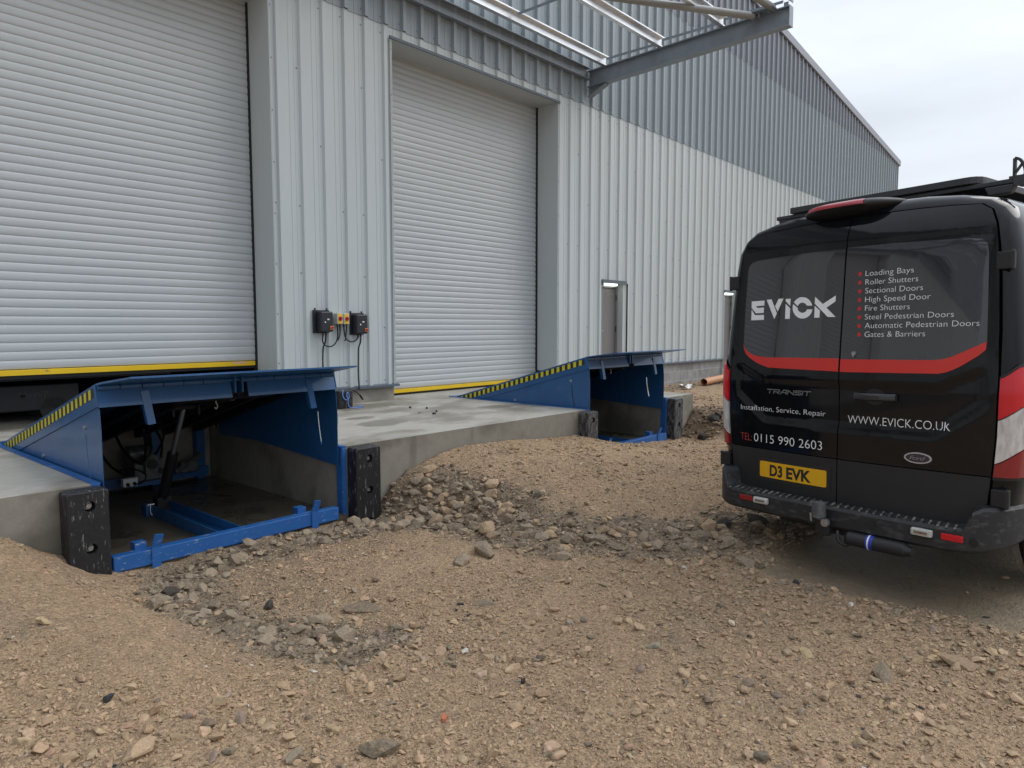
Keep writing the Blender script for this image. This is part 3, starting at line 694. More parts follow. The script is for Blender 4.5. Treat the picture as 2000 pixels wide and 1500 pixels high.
# ---------------------------------------------------------------- rubber dock bumpers
def bumper(x0, x1, label, rub):
    y0, y1, zb = DY0 - .145, DY0 - .013, -.82; cx = (x0 + x1) / 2 + .01; L0 = (cx, DY0, zb)
    t = thing('dock_bumper', L0, label, 'dock bumper', 'rubber bumpers on the dock edge')
    def rrect(d):
        P = []; r = .022
        for (a, b, s0) in ((x1 - r - d, -.008 - r - d, 0), (x0 + r + d, -.008 - r - d, 90), (x0 + r + d, zb + r + d, 180), (x1 - r - d, zb + r + d, 270)):
            for k in range(5): P.append((a + r * cos(radians(s0 + 22.5 * k)), b + r * sin(radians(s0 + 22.5 * k))))
        return P
    zs = (-.115, -.40, -.685); R_ = .036
    circ = lambda cz, r: [(cx + r * cos(2 * pi * k / 20), cz + r * sin(2 * pi * k / 20)) for k in range(20)]
    m = MB()
    bm = bmesh.new(); loops = []
    for lp in [rrect(.012)] + [circ(z, R_) for z in zs]:
        vv = [bm.verts.new((a, b, 0)) for a, b in lp]; loops += [bm.edges.new((vv[i], vv[(i + 1) % len(vv)])) for i in range(len(vv))]
    bmesh.ops.triangle_fill(bm, use_beauty=True, use_dissolve=False, edges=loops); bm.verts.index_update()
    m.add([(v.co.x, y0, v.co.y) for v in bm.verts], [tuple(v.index for v in f.verts) for f in bm.faces]); bm.free()
    m.loft([[(a, y0, b) for a, b in rrect(.012)], [(a, y0 + .003, b) for a, b in rrect(.005)], [(a, y0 + .012, b) for a, b in rrect(0)], [(a, y1, b) for a, b in rrect(0)]], caps=False)
    for z in zs: m.loft([[(a, y0, b) for a, b in circ(z, R_)], [(a, y0 + .075, b) for a, b in circ(z, R_ * .95)]], caps=False); m.add([(a, y0 + .075, b) for a, b in circ(z, R_ * .95)], [tuple(range(20))])
    m.build('rubber_pad', rub, t, L0)
    for z in zs:
        b = MB(); b.cyl((cx, y0 + .074, z), (cx, y0 + .050, z), .027, n=18); b.cyl((cx, y0 + .050, z), (cx, y0 + .022, z), .018, n=6); b.build('fixing_bolt', m_bolt, t, L0)
bumper(1.485, 1.742, 'large black rubber dock bumper at the left of the nearer ramp, streaked white', m_rubber)
bumper(3.752, 4.022, 'black rubber dock bumper with three bolt holes at the right of the nearer ramp', m_rubber)
bumper(7.26, 7.50, 'dusty black dock bumper at the left of the farther ramp', m_rubber2)
bumper(9.50, 9.76, 'chalky grey smeared dock bumper at the right of the farther ramp', m_rubber2)

# ---------------------------------------------------------------- ground
CTRL = np.array([
 (0,0,-.58),(2,0,-.58),(0,2,-.56),(-3,0,-.56),(-3,3,-.45),(3,-2,-.58),(3,.5,-.58),(1.2,1.2,-.57),
 (1.0,5.2,-.20),(1.16,5.24,-.235),(1.32,5.24,-.345),(1.48,5.22,-.455),(1.62,5.12,-.575),(1.8,5.0,-.64),(.5,5.1,-.18),(1.2,4.6,-.36),(1.42,4.2,-.465),(1.38,3.6,-.50),(.6,4,-.36),(.8,3,-.47),(1.2,2.4,-.55),(-1,4,-.33),(-2,5.2,-.25),
 (2.0,4.85,-.67),(1.76,4.3,-.665),(1.85,3.7,-.655),(2.0,3.2,-.63),(2.5,4.95,-.64),(3.3,4.9,-.65),(1.95,5.12,-.645),(2.5,5.12,-.63),(3.0,5.12,-.63),(3.5,5.12,-.65),(2.0,5.25,-.63),(3.0,5.25,-.625),(3.65,5.25,-.65),
 (2.6,4.2,-.63),(3,3.5,-.61),(2.5,2.5,-.585),(3.55,4.3,-.61),(3.5,2.8,-.59),(2.2,1.8,-.58),(4,1.6,-.58),
 (3.9,5.05,-.70),(3.75,4.85,-.66),(4.08,5.2,-.64),(4.26,5.2,-.43),(4.5,5.2,-.29),(4.9,5.2,-.21),(5.2,5.2,-.175),(6,5.2,-.215),(7,5.2,-.295),(7.3,5.18,-.335),(7.9,5.1,-.50),(8.7,5.05,-.59),(9.5,5.1,-.625),(9.9,5.1,-.62),
 (4.5,4.75,-.345),(4.56,4.3,-.365),(4.52,3.8,-.415),(5.0,4.5,-.34),(4.7,3.35,-.44),(5.5,3.5,-.39),(6.5,4.3,-.33),(7.5,4.4,-.40),(6.5,3.2,-.43),(5.2,3.0,-.46),(8.5,3.8,-.46),(8.4,4.55,-.50),
 (4.12,4.6,-.61),(4.1,4.0,-.615),(3.85,3.4,-.60),(4.2,2.9,-.59),(4.6,2.4,-.585),(4.8,2.0,-.585),
 (5,1.5,-.60),(5,.5,-.60),(6,1.5,-.60),(8,0,-.60),(8,1,-.60),(10,0,-.60),(6,2.5,-.53),(7,2.6,-.50),(10,2.5,-.5),(5.4,2.3,-.52),
 (10.1,5.15,-.52),(10.33,5.2,-.24),(10.7,5.1,-.26),(10.7,4.4,-.46),(10,4.4,-.60),(9.2,4.3,-.57),(11.5,5.2,-.25),(12,4.6,-.32),(12,7,-.26),(14,7.5,-.29),(17,7.5,-.32),(11,7.6,-.22),(20,5,-.4),(30,5,-.5),(30,-10,-.6),(15,2,-.5),(13,0,-.58),
 (-10,-5,-.6),(-10,4.8,-.35),(60,0,-.7),(60,40,-.7),(-40,0,-.6),(0,-30,-.6),(60,-40,-.8),(-40,-40,-.7)], float)
def tps_fit(P, lam=.004):
    n = len(P); d = np.linalg.norm(P[:, None, :2] - P[None, :, :2], axis=2); 
    A = np.zeros((n + 1, n + 1)); A[:n, :n] = -d + np.eye(n) * lam; A[:n, n] = 1; A[n, :n] = 1
    return np.linalg.solve(A, np.r_[P[:, 2], 0])
TW = tps_fit(CTRL)
def ground_z(x, y):
    x = np.asarray(x, float); y = np.asarray(y, float); sh = x.shape; xf, yf = x.ravel(), y.ravel(); z = np.full(xf.shape, TW[-1])
    for (a, b, _), w in zip(CTRL, TW[:-1]): z -= w * np.hypot(xf - a, yf - b)
    z = z.reshape(sh)
    near = np.exp(-((x - 4) ** 2 + (y - 3) ** 2) / 90)
    mud = mudmask(x, y); rub = rubmask(x, y)
    z = z + near * (1 - .9 * mud) * ((fbm(x, y, 2.2, 3, 3) - .5) * .05 + (fbm(x, y, 9, 3, 5) - .5) * (.035 + .05 * rub))
    return z
def segdist(x, y, P):
    d = np.full(np.shape(x), 1e9)
    for (a, b), (c, e) in zip(P, P[1:]):
        t = np.clip(((x - a) * (c - a) + (y - b) * (e - b)) / ((c - a) ** 2 + (e - b) ** 2), 0, 1)
        d = np.minimum(d, np.hypot(x - a - t * (c - a), y - b - t * (e - b)))
    return d
RUB = [(3.75, 5.0), (4.02, 4.75), (4.12, 4.35), (4.18, 3.9), (4.22, 3.45), (4.4, 3.05), (4.75, 2.6), (5.15, 2.28), (5.7, 2.2)]
RUB2 = [(4.22, 5.1), (4.4, 4.75), (4.42, 4.4), (4.4, 4.0)]
BAND = [(.55, 2.9), (1.0, 2.35), (1.6, 2.75), (2.3, 2.75), (2.75, 2.35)]
EDGE = [(4.5, 2.0), (4.42, 1.4), (4.45, .9), (4.6, .3)]
TRE = [(3.75, 4.85), (3.2, 4.92), (2.55, 4.98), (2.05, 4.85), (1.88, 4.4), (1.92, 3.9), (2.05, 3.4), (2.25, 3.05)]
BNK = [(10.25, 5.0), (10.55, 4.7), (11.2, 4.6), (12.2, 4.4)]
SCR = [(13.5, 7.6), (15.5, 7.75), (18, 7.6)]
def rubmask(x, y):
    w = (fbm(x, y, 3.1, 3, 11) - .5) * .28
    a = 1 - sstep(.26, .46, np.minimum(segdist(x, y, RUB), segdist(x, y, RUB2)) + w); b = 1 - sstep(.17, .33, segdist(x, y, TRE) + w); c = 1 - sstep(.25, .6, segdist(x, y, BNK) + w); d = 1 - sstep(.1, .4, segdist(x, y, SCR) + w * 1.5)
    return np.maximum(np.maximum(a, b), np.maximum(c, d))
def mudmask(x, y):
    w = (fbm(x, y, 2.3, 4, 21) - .5) * .5 + (fbm(x, y, 11, 3, 23) - .5) * .14
    edge = 4.62 + .10 * (y - 1) ** 2 * (y < 1) + w * .5
    return sstep(-.005, .03, x - edge) * (1 - sstep(1.75, 2.0, y + w * .5)) * (1 - sstep(16, 20, x))
def axis(segs):
    out = [np.arange(a, b, s) for a, b, s in segs]; return np.concatenate(out + [[segs[-1][1]]])
gx = axis([(-400, -60, 40), (-60, -12, 6), (-12, -1, .5), (-1, .4, .06), (.4, 7.2, .022), (7.2, 13, .06), (13, 22, .25), (22, 60, 2.5), (60, 600, 45)])
gy = np.concatenate([axis([(-400, -60, 40), (-60, -10, 5), (-10, -1, .4), (-1, -.2, .06), (-.2, 5.24, .022)])[:-1], [5.262, 5.285], axis([(5.4, 8.5, .15), (8.5, 14, 1), (14, 60, 6), (60, 600, 45)])])
X, Y = np.meshgrid(gx, gy)
Z = ground_z(X, Y)
under = ((Y > 5.28) & (X < 10.34)) | ((Y > 8.3) & (X < 34.1) & (Y < 45))
Z = np.where(under, -1.2, Z)
MUD, RUBM = mudmask(X, Y), rubmask(X, Y)
n1 = fbm(X, Y, 1.1, 4, 31); n2 = fbm(X, Y, 6, 4, 37); n3 = fbm(X, Y, 30, 2, 41)
tan = np.stack([.386 + 0 * X, .271 + 0 * X, .169 + 0 * X], -1) * (0.86 + .28 * n1 + .16 * (n2 - .5) + .22 * (n3 - .5))[..., None]
gry = np.array([.235, .183, .128]) * (.8 + .4 * n2 + .4 * (n3 - .5))[..., None]
brn = np.array([.13, .085, .05]) * (.7 + .6 * n2)[..., None]
mdc = np.array([.215, .166, .108]) * (.60 + .45 * n1 + .3 * n2 + .35 * (n3 - .5))[..., None]
col = tan + (gry - tan) * (RUBM * .8)[..., None]
face = (1 - sstep(.1, .38, segdist(X, Y, RUB2) + (n2 - .5) * .3))[..., None]; col = col + (np.array([.17, .122, .078]) * (.75 + .5 * n2)[..., None] - col) * face * .8
bank = (1 - sstep(.3, .7, segdist(X, Y, BNK) + (n2 - .5) * .4))[..., None]; col = col + (brn - col) * bank * .85
gpat = (sstep(.56, .70, fbm(X, Y, 1.7, 4, 53)) * .35)[..., None]; col = col + (gry - col) * gpat
col = col + (mdc - col) * MUD[..., None]
V = np.stack([X, Y, Z], -1).reshape(-1, 3)
ny, nx = X.shape; idx = np.arange(ny * nx).reshape(ny, nx)
F = np.stack([idx[:-1, :-1], idx[:-1, 1:], idx[1:, 1:], idx[1:, :-1]], -1).reshape(-1, 4)
def np_mesh(name, V, F, colors=None, smooth=True, extra=None):
    me = bpy.data.meshes.new(name); k = F.shape[1]
    me.vertices.add(len(V)); me.vertices.foreach_set('co', V.astype(np.float32).ravel())
    me.loops.add(F.size); me.loops.foreach_set('vertex_index', F.astype(np.int32).ravel())
    me.polygons.add(len(F)); me.polygons.foreach_set('loop_start', np.arange(0, F.size, k, dtype=np.int32)); me.polygons.foreach_set('loop_total', np.full(len(F), k, np.int32))
    me.polygons.foreach_set('use_smooth', np.full(len(F), smooth))
    if colors is not None:
        a = me.attributes.new('tint', 'FLOAT_COLOR', 'POINT'); a.data.foreach_set('color', np.c_[colors, np.ones(len(colors))].astype(np.float32).ravel())
    if extra is not None:
        a = me.attributes.new('wet', 'FLOAT', 'POINT'); a.data.foreach_set('value', extra.astype(np.float32).ravel())
    me.update(calc_edges=True); return me
gm = np_mesh('ground', V, F, np.clip(col, .01, .9).reshape(-1, 3), True, MUD)
def ground_material():
    m = bpy.data.materials.new('stony tan ground'); m.use_nodes = True; t = m.node_tree; N = t.nodes; K = t.links.new; p = N['Principled BSDF']
    a = N.new('ShaderNodeAttribute'); a.attribute_name = 'tint'; wt = N.new('ShaderNodeAttribute'); wt.attribute_name = 'wet'
    tc = N.new('ShaderNodeTexCoord')
    vo = N.new('ShaderNodeTexVoronoi'); vo.inputs['Scale'].default_value = 75; vo.inputs['Randomness'].default_value = 1; K(tc.outputs['Object'], vo.inputs['Vector'])
    sp = N.new('ShaderNodeSeparateColor'); K(vo.outputs['Color'], sp.inputs[0])
    mr = N.new('ShaderNodeMapRange'); mr.inputs['To Min'].default_value = .72; mr.inputs['To Max'].default_value = 1.28; K(sp.outputs[0], mr.inputs['Value'])
    no = N.new('ShaderNodeTexNoise'); no.inputs['Scale'].default_value = 160; no.inputs['Detail'].default_value = 3; K(tc.outputs['Object'], no.inputs['Vector'])
    m2 = N.new('ShaderNodeMapRange'); m2.inputs['From Min'].default_value = .3; m2.inputs['From Max'].default_value = .7; m2.inputs['To Min'].default_value = .82; m2.inputs['To Max'].default_value = 1.18; K(no.outputs['Fac'], m2.inputs['Value'])
    mu = N.new('ShaderNodeMath'); mu.operation = 'MULTIPLY'; K(mr.outputs[0], mu.inputs[0]); K(m2.outputs[0], mu.inputs[1])
    lm = N.new('ShaderNodeMix'); K(wt.outputs['Fac'], lm.inputs['Factor']); K(mu.outputs[0], lm.inputs['A']); lb2 = N.new('ShaderNodeMix'); lb2.inputs['Factor'].default_value = .45; K(m2.outputs[0], lb2.inputs['A']); K(mu.outputs[0], lb2.inputs['B']); K(lb2.outputs['Result'], lm.inputs['B'])
    v = N.new('ShaderNodeVectorMath'); v.operation = 'SCALE'; K(a.outputs['Color'], v.inputs[0]); K(lm.outputs['Result'], v.inputs['Scale']); K(v.outputs[0], p.inputs['Base Color'])
    rr = N.new('ShaderNodeMapRange'); rr.inputs['To Min'].default_value = .92; rr.inputs['To Max'].default_value = .5; K(wt.outputs['Fac'], rr.inputs['Value']); K(rr.outputs[0], p.inputs['Roughness'])
    p.inputs['Specular IOR Level'].default_value = .35
    n3_ = N.new('ShaderNodeTexNoise'); n3_.inputs['Scale'].default_value = 38; n3_.inputs['Detail'].default_value = 6; n3_.inputs['Roughness'].default_value = .7; K(tc.outputs['Object'], n3_.inputs['Vector'])
    v2 = N.new('ShaderNodeTexVoronoi'); v2.inputs['Scale'].default_value = 34; K(tc.outputs['Object'], v2.inputs['Vector'])
    a0 = N.new('ShaderNodeMath'); a0.operation = 'MULTIPLY_ADD'; a0.inputs[1].default_value = -.5; K(v2.outputs['Distance'], a0.inputs[0]); K(n3_.outputs['Fac'], a0.inputs[2])
    ad = N.new('ShaderNodeMath'); ad.operation = 'MULTIPLY_ADD'; ad.inputs[1].default_value = -.5; K(vo.outputs['Distance'], ad.inputs[0]); K(a0.outputs[0], ad.inputs[2])
    bs = N.new('ShaderNodeMapRange'); bs.inputs['To Min'].default_value = .9; bs.inputs['To Max'].default_value = .42; K(wt.outputs['Fac'], bs.inputs['Value'])
    b = N.new('ShaderNodeBump'); b.inputs['Distance'].default_value = .026; K(bs.outputs[0], b.inputs['Strength']); K(ad.outputs[0], b.inputs['Height']); K(b.outputs[0], p.inputs['Normal'])
    return m
gm.materials.append(ground_material())
go = bpy.data.objects.new('ground', gm); C.objects.link(go); tag(go, 'bare tan hardcore ground with a muddy wet patch under the van', kind='structure')

# ---------------------------------------------------------------- stones
def rock_shape(seed, npts=14, flat=.62):
    r = np.random.default_rng(seed); bm = bmesh.new()
    P = r.normal(size=(npts, 3)); P /= np.linalg.norm(P, axis=1)[:, None]; P *= r.uniform(.78, 1.08, (npts, 1)); P *= [1.15, .85, flat]
    for p in P: bm.verts.new(p)
    bmesh.ops.convex_hull(bm, input=bm.verts[:])
    for v in [v for v in bm.verts if not v.link_faces]: bm.verts.remove(v)
    bm.verts.index_update(); vs = np.array([v.co[:] for v in bm.verts]); fs = np.array([[v.index for v in f.verts] for f in bm.faces]); bm.free(); return vs, fs
SMALL = [rock_shape(100 + k, 10) for k in range(10)]
MEDIUM = [rock_shape(200 + k, 20) for k in range(10)]
def in_view(x, y, margin=14):
    az = np.degrees(np.arctan2(y, x)); return (az > 41.3 - 36 - margin) & (az < 41.3 + 36 + margin)
def free(x, y):
    ok = ~((y > 5.24) & (x < 10.37)); ok &= ~((y > 8.05)); ok &= ~((y > 5.1) & (((x > 1.46) & (x < 1.76)) | ((x > 3.74) & (x < 4.04)) | ((x > 7.25) & (x < 7.51)) | ((x > 9.49) & (x < 9.77))))
    ok &= ~((y > 5.13) & (((x > 1.72) & (x < 3.71)) | ((x > 7.48) & (x < 9.47)))); return ok
def scatter(name, shapes, n, box, smin, smax, power, prob, label, sink=.25, seed=1, dark=0.):
    r = np.random.default_rng(seed); x = r.uniform(box[0], box[1], n); y = r.uniform(box[2], box[3], n)
    k = in_view(x, y) & free(x, y) & (r.random(n) < prob(x, y)); x, y = x[k], y[k]; n = len(x)
    s = smin * (smax / smin) ** (r.random(n) ** power); s = s / 2
    z = ground_z(x, y); rub = rubmask(x, y); mud = mudmask(x, y); bnk = 1 - sstep(.3, .8, segdist(x, y, BNK))
    g1 = sstep(.5, .72, fbm(x, y, 1.7, 4, 53))
    t = np.array([.408, .289, .185]) * r.uniform(.80, 1.12, (n, 1)) * (1 + r.normal(0, .025, (n, 3)))
    g = np.array([.255, .203, .146]) * r.uniform(.65, 1.25, (n, 1)) * (1 + r.normal(0, .03, (n, 3)))
    b = np.array([.15, .10, .06]) * r.uniform(.5, 1.4, (n, 1))
    pg = np.clip(.04 + .62 * rub + .16 * g1 + dark, 0, .85); isg = r.random(n) < pg; c = np.where(isg[:, None], g, t); c = np.where((r.random(n) < bnk * .75)[:, None], b, c)
    c = np.where((r.random(n) < mud * .8)[:, None], g * .8, c)
    odd = r.random(n); c = np.where((odd < .004)[:, None], np.array([.05, .05, .055]), c); c = np.where((odd > .997)[:, None], np.array([.55, .52, .46]), c)
    sx = r.uniform(.8, 1.25, n); sy = r.uniform(.75, 1.15, n); sz = r.uniform(.6, 1.15, n)
    a, tb_, tc_ = r.uniform(0, 2 * pi, n), r.normal(0, .3, n), r.normal(0, .3, n)
    VV, FF, CC = [], [], []; off = 0; which = r.integers(0, len(shapes), n)
    for q, (vs, fs) in enumerate(shapes):
        m = np.where(which == q)[0]
        if not len(m): continue
        p = vs[None] * np.stack([sx, sy, sz], -1)[m][:, None] * s[m][:, None, None]
        def rot(p, ang, i, j):
            c_, s_ = np.cos(ang)[:, None], np.sin(ang)[:, None]; o = p.copy(); o[..., i] = p[..., i] * c_ - p[..., j] * s_; o[..., j] = p[..., i] * s_ + p[..., j] * c_; return o
        p = rot(rot(rot(p, tb_[m], 1, 2), tc_[m], 0, 2), a[m], 0, 1)
        p += np.stack([x[m], y[m], z[m] + s[m] * (.62 * sz[m] - sink * 2 * .62)], -1)[:, None]
        nv = len(vs); VV.append(p.reshape(-1, 3)); FF.append((fs[None] + (off + np.arange(len(m)) * nv)[:, None, None]).reshape(-1, 3)); CC.append(np.repeat(c[m], nv, 0)); off += len(m) * nv
    me = np_mesh(name, np.concatenate(VV), np.concatenate(FF), np.clip(np.concatenate(CC), .01, .8), False)
    me.materials.append(m_stone); o = bpy.data.objects.new(name, me); C.objects.link(o); tag(o, label, 'gravel', kind='stuff'); return n
m_stone = material('crushed stone', (.4, .3, .2), .9, attr='tint', var=.22, vscale=55, bump=.5, bscale=90, spec=.3, bdist=.006)
coarse = lambda x, y: sstep(.44, .64, fbm(x, y, 1.3, 4, 71))
def p_tiny(x, y): return np.clip(.45 + .5 * coarse(x, y), 0, 1) * (1 - mudmask(x, y)) * np.clip(1.35 - np.hypot(x, y) / 6.5, .12, 1)
def near_right(x, y): return (1 - sstep(.5, 2.0, np.hypot(x - 3.9, y - .9))) 
def coarse_zone(x, y): return np.clip((1 - sstep(.15, .5, segdist(x, y, BAND) + (fbm(x, y, 2.5, 3, 91) - .5) * .5)) * .8 + (1 - sstep(.1, .55, segdist(x, y, EDGE) + (fbm(x, y, 2.5, 3, 93) - .5) * .4)) * .9 + near_right(x, y) * .8, 0, 1)
def p_small(x, y): return np.clip(.13 + .75 * coarse(x, y) + .8 * coarse_zone(x, y) + .8 * rubmask(x, y) + .45 * sstep(4.3, 4.8, x) * (1 - sstep(3.3, 4.3, y)), 0, 1) * (1 - .995 * mudmask(x, y)) * np.clip(1.5 - np.hypot(x, y) / 9, .2, 1)
def p_med(x, y): return np.clip(.025 + .16 * coarse(x, y) ** 2 + .5 * coarse_zone(x, y) + .95 * rubmask(x, y) + .10 * sstep(4.3, 4.8, x), 0, 1) * (1 - .995 * mudmask(x, y))
scatter('fine_gravel', SMALL, 300000, (.2, 8.2, -.3, 5.3), .006, .017, 1.6, p_tiny, 'fine tan crushed stone spread over the whole yard', .36, 1)
scatter('crushed_gravel', SMALL, 120000, (.2, 12.5, -.5, 6.4), .015, .036, 1.4, p_small, 'loose tan and grey stone chips lying in drifts over the yard', .36, 2)
scatter('rubble_gravel', MEDIUM, 21000, (.3, 13, -.4, 6.4), .032, .075, 1.5, p_med, 'broken stone rubble in the bank and trench by the ramps', .26, 3, .1)
scatter('far_gravel', SMALL, 16000, (8, 22, 1, 8.1), .02, .07, 2.0, lambda x, y: np.clip(.15 + rubmask(x, y), 0, 1) * (1 - mudmask(x, y)), 'loose stones on the far ground beside the warehouse', .25, 4)

m_rock = material('grey brown broken stone', (.250, .203, .148), .88, var=.30, vscale=14, bump=.5, bscale=40, obj_random=.28, spec=.3, dirt=(.38, .27, .17), dscale=10, dlo=.5, dhi=.66)
m_rockt = material('buff broken stone', (.37, .265, .17), .9, var=.25, vscale=16, bump=.5, bscale=40, obj_random=.18, spec=.3)
m_rockd = material('dark clod', (.06, .052, .045), .92, var=.35, vscale=20, bump=.6, bscale=40, obj_random=.2, spec=.3)
rock_me = []
for k in range(12):
    vs, fs = rock_shape(300 + k, 22, .64); me = np_mesh('stone', vs * .5, fs, None, False)
    bm = bmesh.new(); bm.from_mesh(me); bmesh.ops.bevel(bm, geom=bm.edges[:], offset=.008, segments=1, affect='EDGES'); bm.to_mesh(me); bm.free(); rock_me.append(me)
def stone(x, y, s, label, group=None, mat=m_rock, rz=None, lift=.10, sq=(1, 1, 1), k=None, name='stone'):
    k = random.randrange(12) if k is None else k; key = (k, mat.name)
    if key not in stone.cache: me = rock_me[k].copy(); me.materials.append(mat); stone.cache[key] = me
    o = bpy.data.objects.new(name, stone.cache[key]); z = float(ground_z(np.array([x]), np.array([y]))[0])
    o.location = (x, y, z + s * lift * sq[2]); o.scale = (s * sq[0], s * sq[1], s * sq[2]); o.rotation_euler = (random.gauss(0, .25), random.gauss(0, .25), random.uniform(0, 6.28) if rz is None else rz)
    C.objects.link(o); tag(o, label, 'stone', group); return o
stone.cache = {}
def along(P, t):
    i = min(int(t * (len(P) - 1)), len(P) - 2); f = t * (len(P) - 1) - i; return P[i][0] + (P[i + 1][0] - P[i][0]) * f, P[i][1] + (P[i + 1][1] - P[i][1]) * f
for i in range(190):
    x, y = along(RUB if i % 4 else RUB2, random.random()); x += random.gauss(0, .13); y += random.gauss(0, .13)
    if not free(np.array([x]), np.array([y]))[0]: continue
    stone(x, y, random.choice([.065, .075, .085, .10, .11, .13, .15]) * random.uniform(.9, 1.15), 'angular grey-brown stone in the rubble bank between the nearer ramp and the van', 'stones of the rubble bank', m_rock if random.random() < .62 else m_rockt)
for i in range(90):
    x, y = along(TRE, random.random() ** 1.1); x += random.gauss(0, .10); y += random.gauss(0, .09)
    if not free(np.array([x]), np.array([y]))[0]: continue
    stone(x, y, random.choice([.06, .07, .08, .095, .11, .13]) * random.uniform(.9, 1.15), 'muddy grey-brown stone in the trench along the front of the nearer ramp', 'stones of the trench', m_rock)
for x, y, s, mat, sq, rz, lab in [
    (2.52, 3.43, .17, m_rock, (1.35, .7, .8), -.75, 'long flat-topped grey stone lying alone at the end of the trench'),
    (2.30, 3.50, .12, m_rock, (1.3, .8, .6), -.8, 'flat grey stone just left of the long flat-topped stone'),
    (3.97, 3.02, .15, m_rock, (1.2, .8, .9), -.5, 'dark angular stone standing at the foot of the rubble bank'),
    (3.46, 3.52, .16, m_rock, (1.1, .9, .9), .2, 'pale grey blocky stone at the left foot of the rubble bank'),
    (3.72, 3.55, .22, m_rock, (1.2, .8, .9), 1.0, 'largest grey stone leaning in the rubble bank'),
    (4.62, 2.62, .17, m_rock, (1.1, .9, .8), .4, 'rounded grey stone in the rubble bank in line with the van corner'),
    (4.93, 2.20, .16, m_rock, (1.3, .7, .7), -.3, 'grey stone slab beside the wet mud close to the van bumper'),
    (4.72, 1.96, .17, m_rock, (.7, 1.3, .8), .1, 'long grey stone marking the corner of the wet mud patch'),
    (2.98, 2.86, .12, m_rock, (1.3, .8, .45), -.85, 'thin dark slate-like stone lying flat on the fine tan gravel'),
    (1.88, 4.55, .12, m_rockd, (1.1, .9, .9), .2, 'blackish clod of earth in the trench near the left bumper'),
    (2.22, 3.95, .09, m_rockd, (1, .9, 1), .8, 'dark grey stone on the tan gravel right of the trench'),
    (.98, 2.72, .13, m_rockt, (1.1, .9, .8), .3, 'biggest buff stone at the bottom left corner'),
    (1.62, 2.10, .14, m_rock, (1.2, .7, .8), -.5, 'light grey weathered stone in the near gravel at the bottom'),
    (3.62, .83, .15, m_rock, (1.2, .8, .6), .2, 'grey stone half sunk in the gravel in front of the wet mud'),
    (3.98, .58, .17, m_rockt, (.6, 1.5, .5), .3, 'long split buff stone standing out of the gravel at the right edge'),
    (5.34, 2.42, .17, m_rockd, (1.1, .9, .9), .3, 'dark muddy boulder under the left end of the van bumper'),
    (5.62, 2.26, .20, m_rockd, (1.2, .9, .8), 1.3, 'dark wet boulder beneath the van tow bar'),
    (5.32, 2.02, .13, m_rockt, (1.3, .8, .6), .6, 'orange-brown stone under the van bumper')]:
    stone(x, y, s, lab, None, mat, rz, .12, sq)
for i in range(26):
    x, y = along(BNK, random.random()); x += random.gauss(0, .25); y += random.gauss(0, .22)
    if not free(np.array([x]), np.array([y]))[0]: continue
    stone(x, y, random.uniform(.09, .24), 'dark brown clod of earth heaped beyond the right bumper of the farther ramp', 'clods beyond the farther ramp', m_rockd if random.random() < .7 else m_rock, name='earth_clod')
def flat_bit(x, y, L_, W_, rz, mat, label, cat, name, th=.008):
    z = float(ground_z(np.array([x]), np.array([y]))[0]) + .008; m = MB(); n = 8; P = []
    for k in range(n):
        a = 2 * pi * k / n; r = random.uniform(.65, 1.1); u, v = L_ * cos(a) * r, W_ * sin(a) * r; P.append((x + u * cos(rz) - v * sin(rz), y + u * sin(rz) + v * cos(rz)))
    m.prism(P, lambda p, q: (p, q, z), lambda p, q: (p + .002, q, z + th + random.uniform(-.004, .006))); o = m.build(name, mat, None, (x, y, z)); o.location = (x, y, z); tag(o, label, cat)
m_tile = material('broken terracotta', (.42, .14, .07), .8, var=.2, vscale=20)
flat_bit(1.94, 2.08, .028, .016, .5, m_tile, 'small bright terracotta chip in the near gravel', 'brick chip', 'brick_chip', .014)
flat_bit(4.42, 1.20, .03, .014, .2, m_white, 'crumpled white paper scrap at the edge of the wet mud', 'paper scrap', 'paper_scrap')
flat_bit(3.70, 1.62, .035, .016, .9, material('pale card', (.6, .52, .36), .8), 'pale card scrap on the gravel before the mud', 'paper scrap', 'card_scrap')
flat_bit(1.04, 2.42, .05, .02, .3, m_drk, 'shred of black plastic on the gravel at the bottom left', 'plastic scrap', 'plastic_scrap')
flat_bit(2.42, 2.06, .018, .016, .3, m_drk, 'tiny black plastic scrap on the fine gravel in the middle foreground', 'plastic scrap', 'plastic_scrap')
# drain pipe and litter by the far wall
pz = float(ground_z(np.array([16.5]), np.array([7.7]))[0])
m = MB(); n = 24
A, B = Vector((15.15, 7.45, pz + .10)), Vector((18.1, 7.80, pz + .15))
m.cyl(A, B, .08, n=n, caps=False); m.cyl(A, B, .074, n=n, caps=False); m.cyl(A.lerp(B, .95), B, .098, n=n)
o = m.build('drain_pipe', material('terracotta plastic pipe', (.52, .25, .12), .45, var=.06), None, tuple(A), smooth=True, autos=40); o.location = A; tag(o, 'length of terracotta coloured drain pipe lying by the far block plinth', 'drain pipe')
for x, y, mat, nm, lab in [(17.6, 7.35, m_rope, 'plastic_sheet', 'crumpled blue plastic sheet on the far rubble by the drain pipe'), (18.0, 7.1, m_white, 'plastic_sheet', 'crumpled pale plastic sheet on the far rubble by the van'), (14.0, 7.3, m_white, 'paper_scrap', 'white scrap among the stones below the far block plinth')]:
    m = MB(); z = float(ground_z(np.array([x]), np.array([y]))[0]); n = 9; G = [[(x + (i - 2) * .09, y + (j - 2) * .05, z + .02 + random.uniform(0, .10)) for i in range(5)] for j in range(5)]
    m.loft(G, closed=False, caps=False); o = m.build(nm, mat, None, (x, y, z)); o.location = (x, y, z)
    s_ = o.modifiers.new('thickness', 'SOLIDIFY'); s_.thickness = .004; tag(o, lab, 'litter')

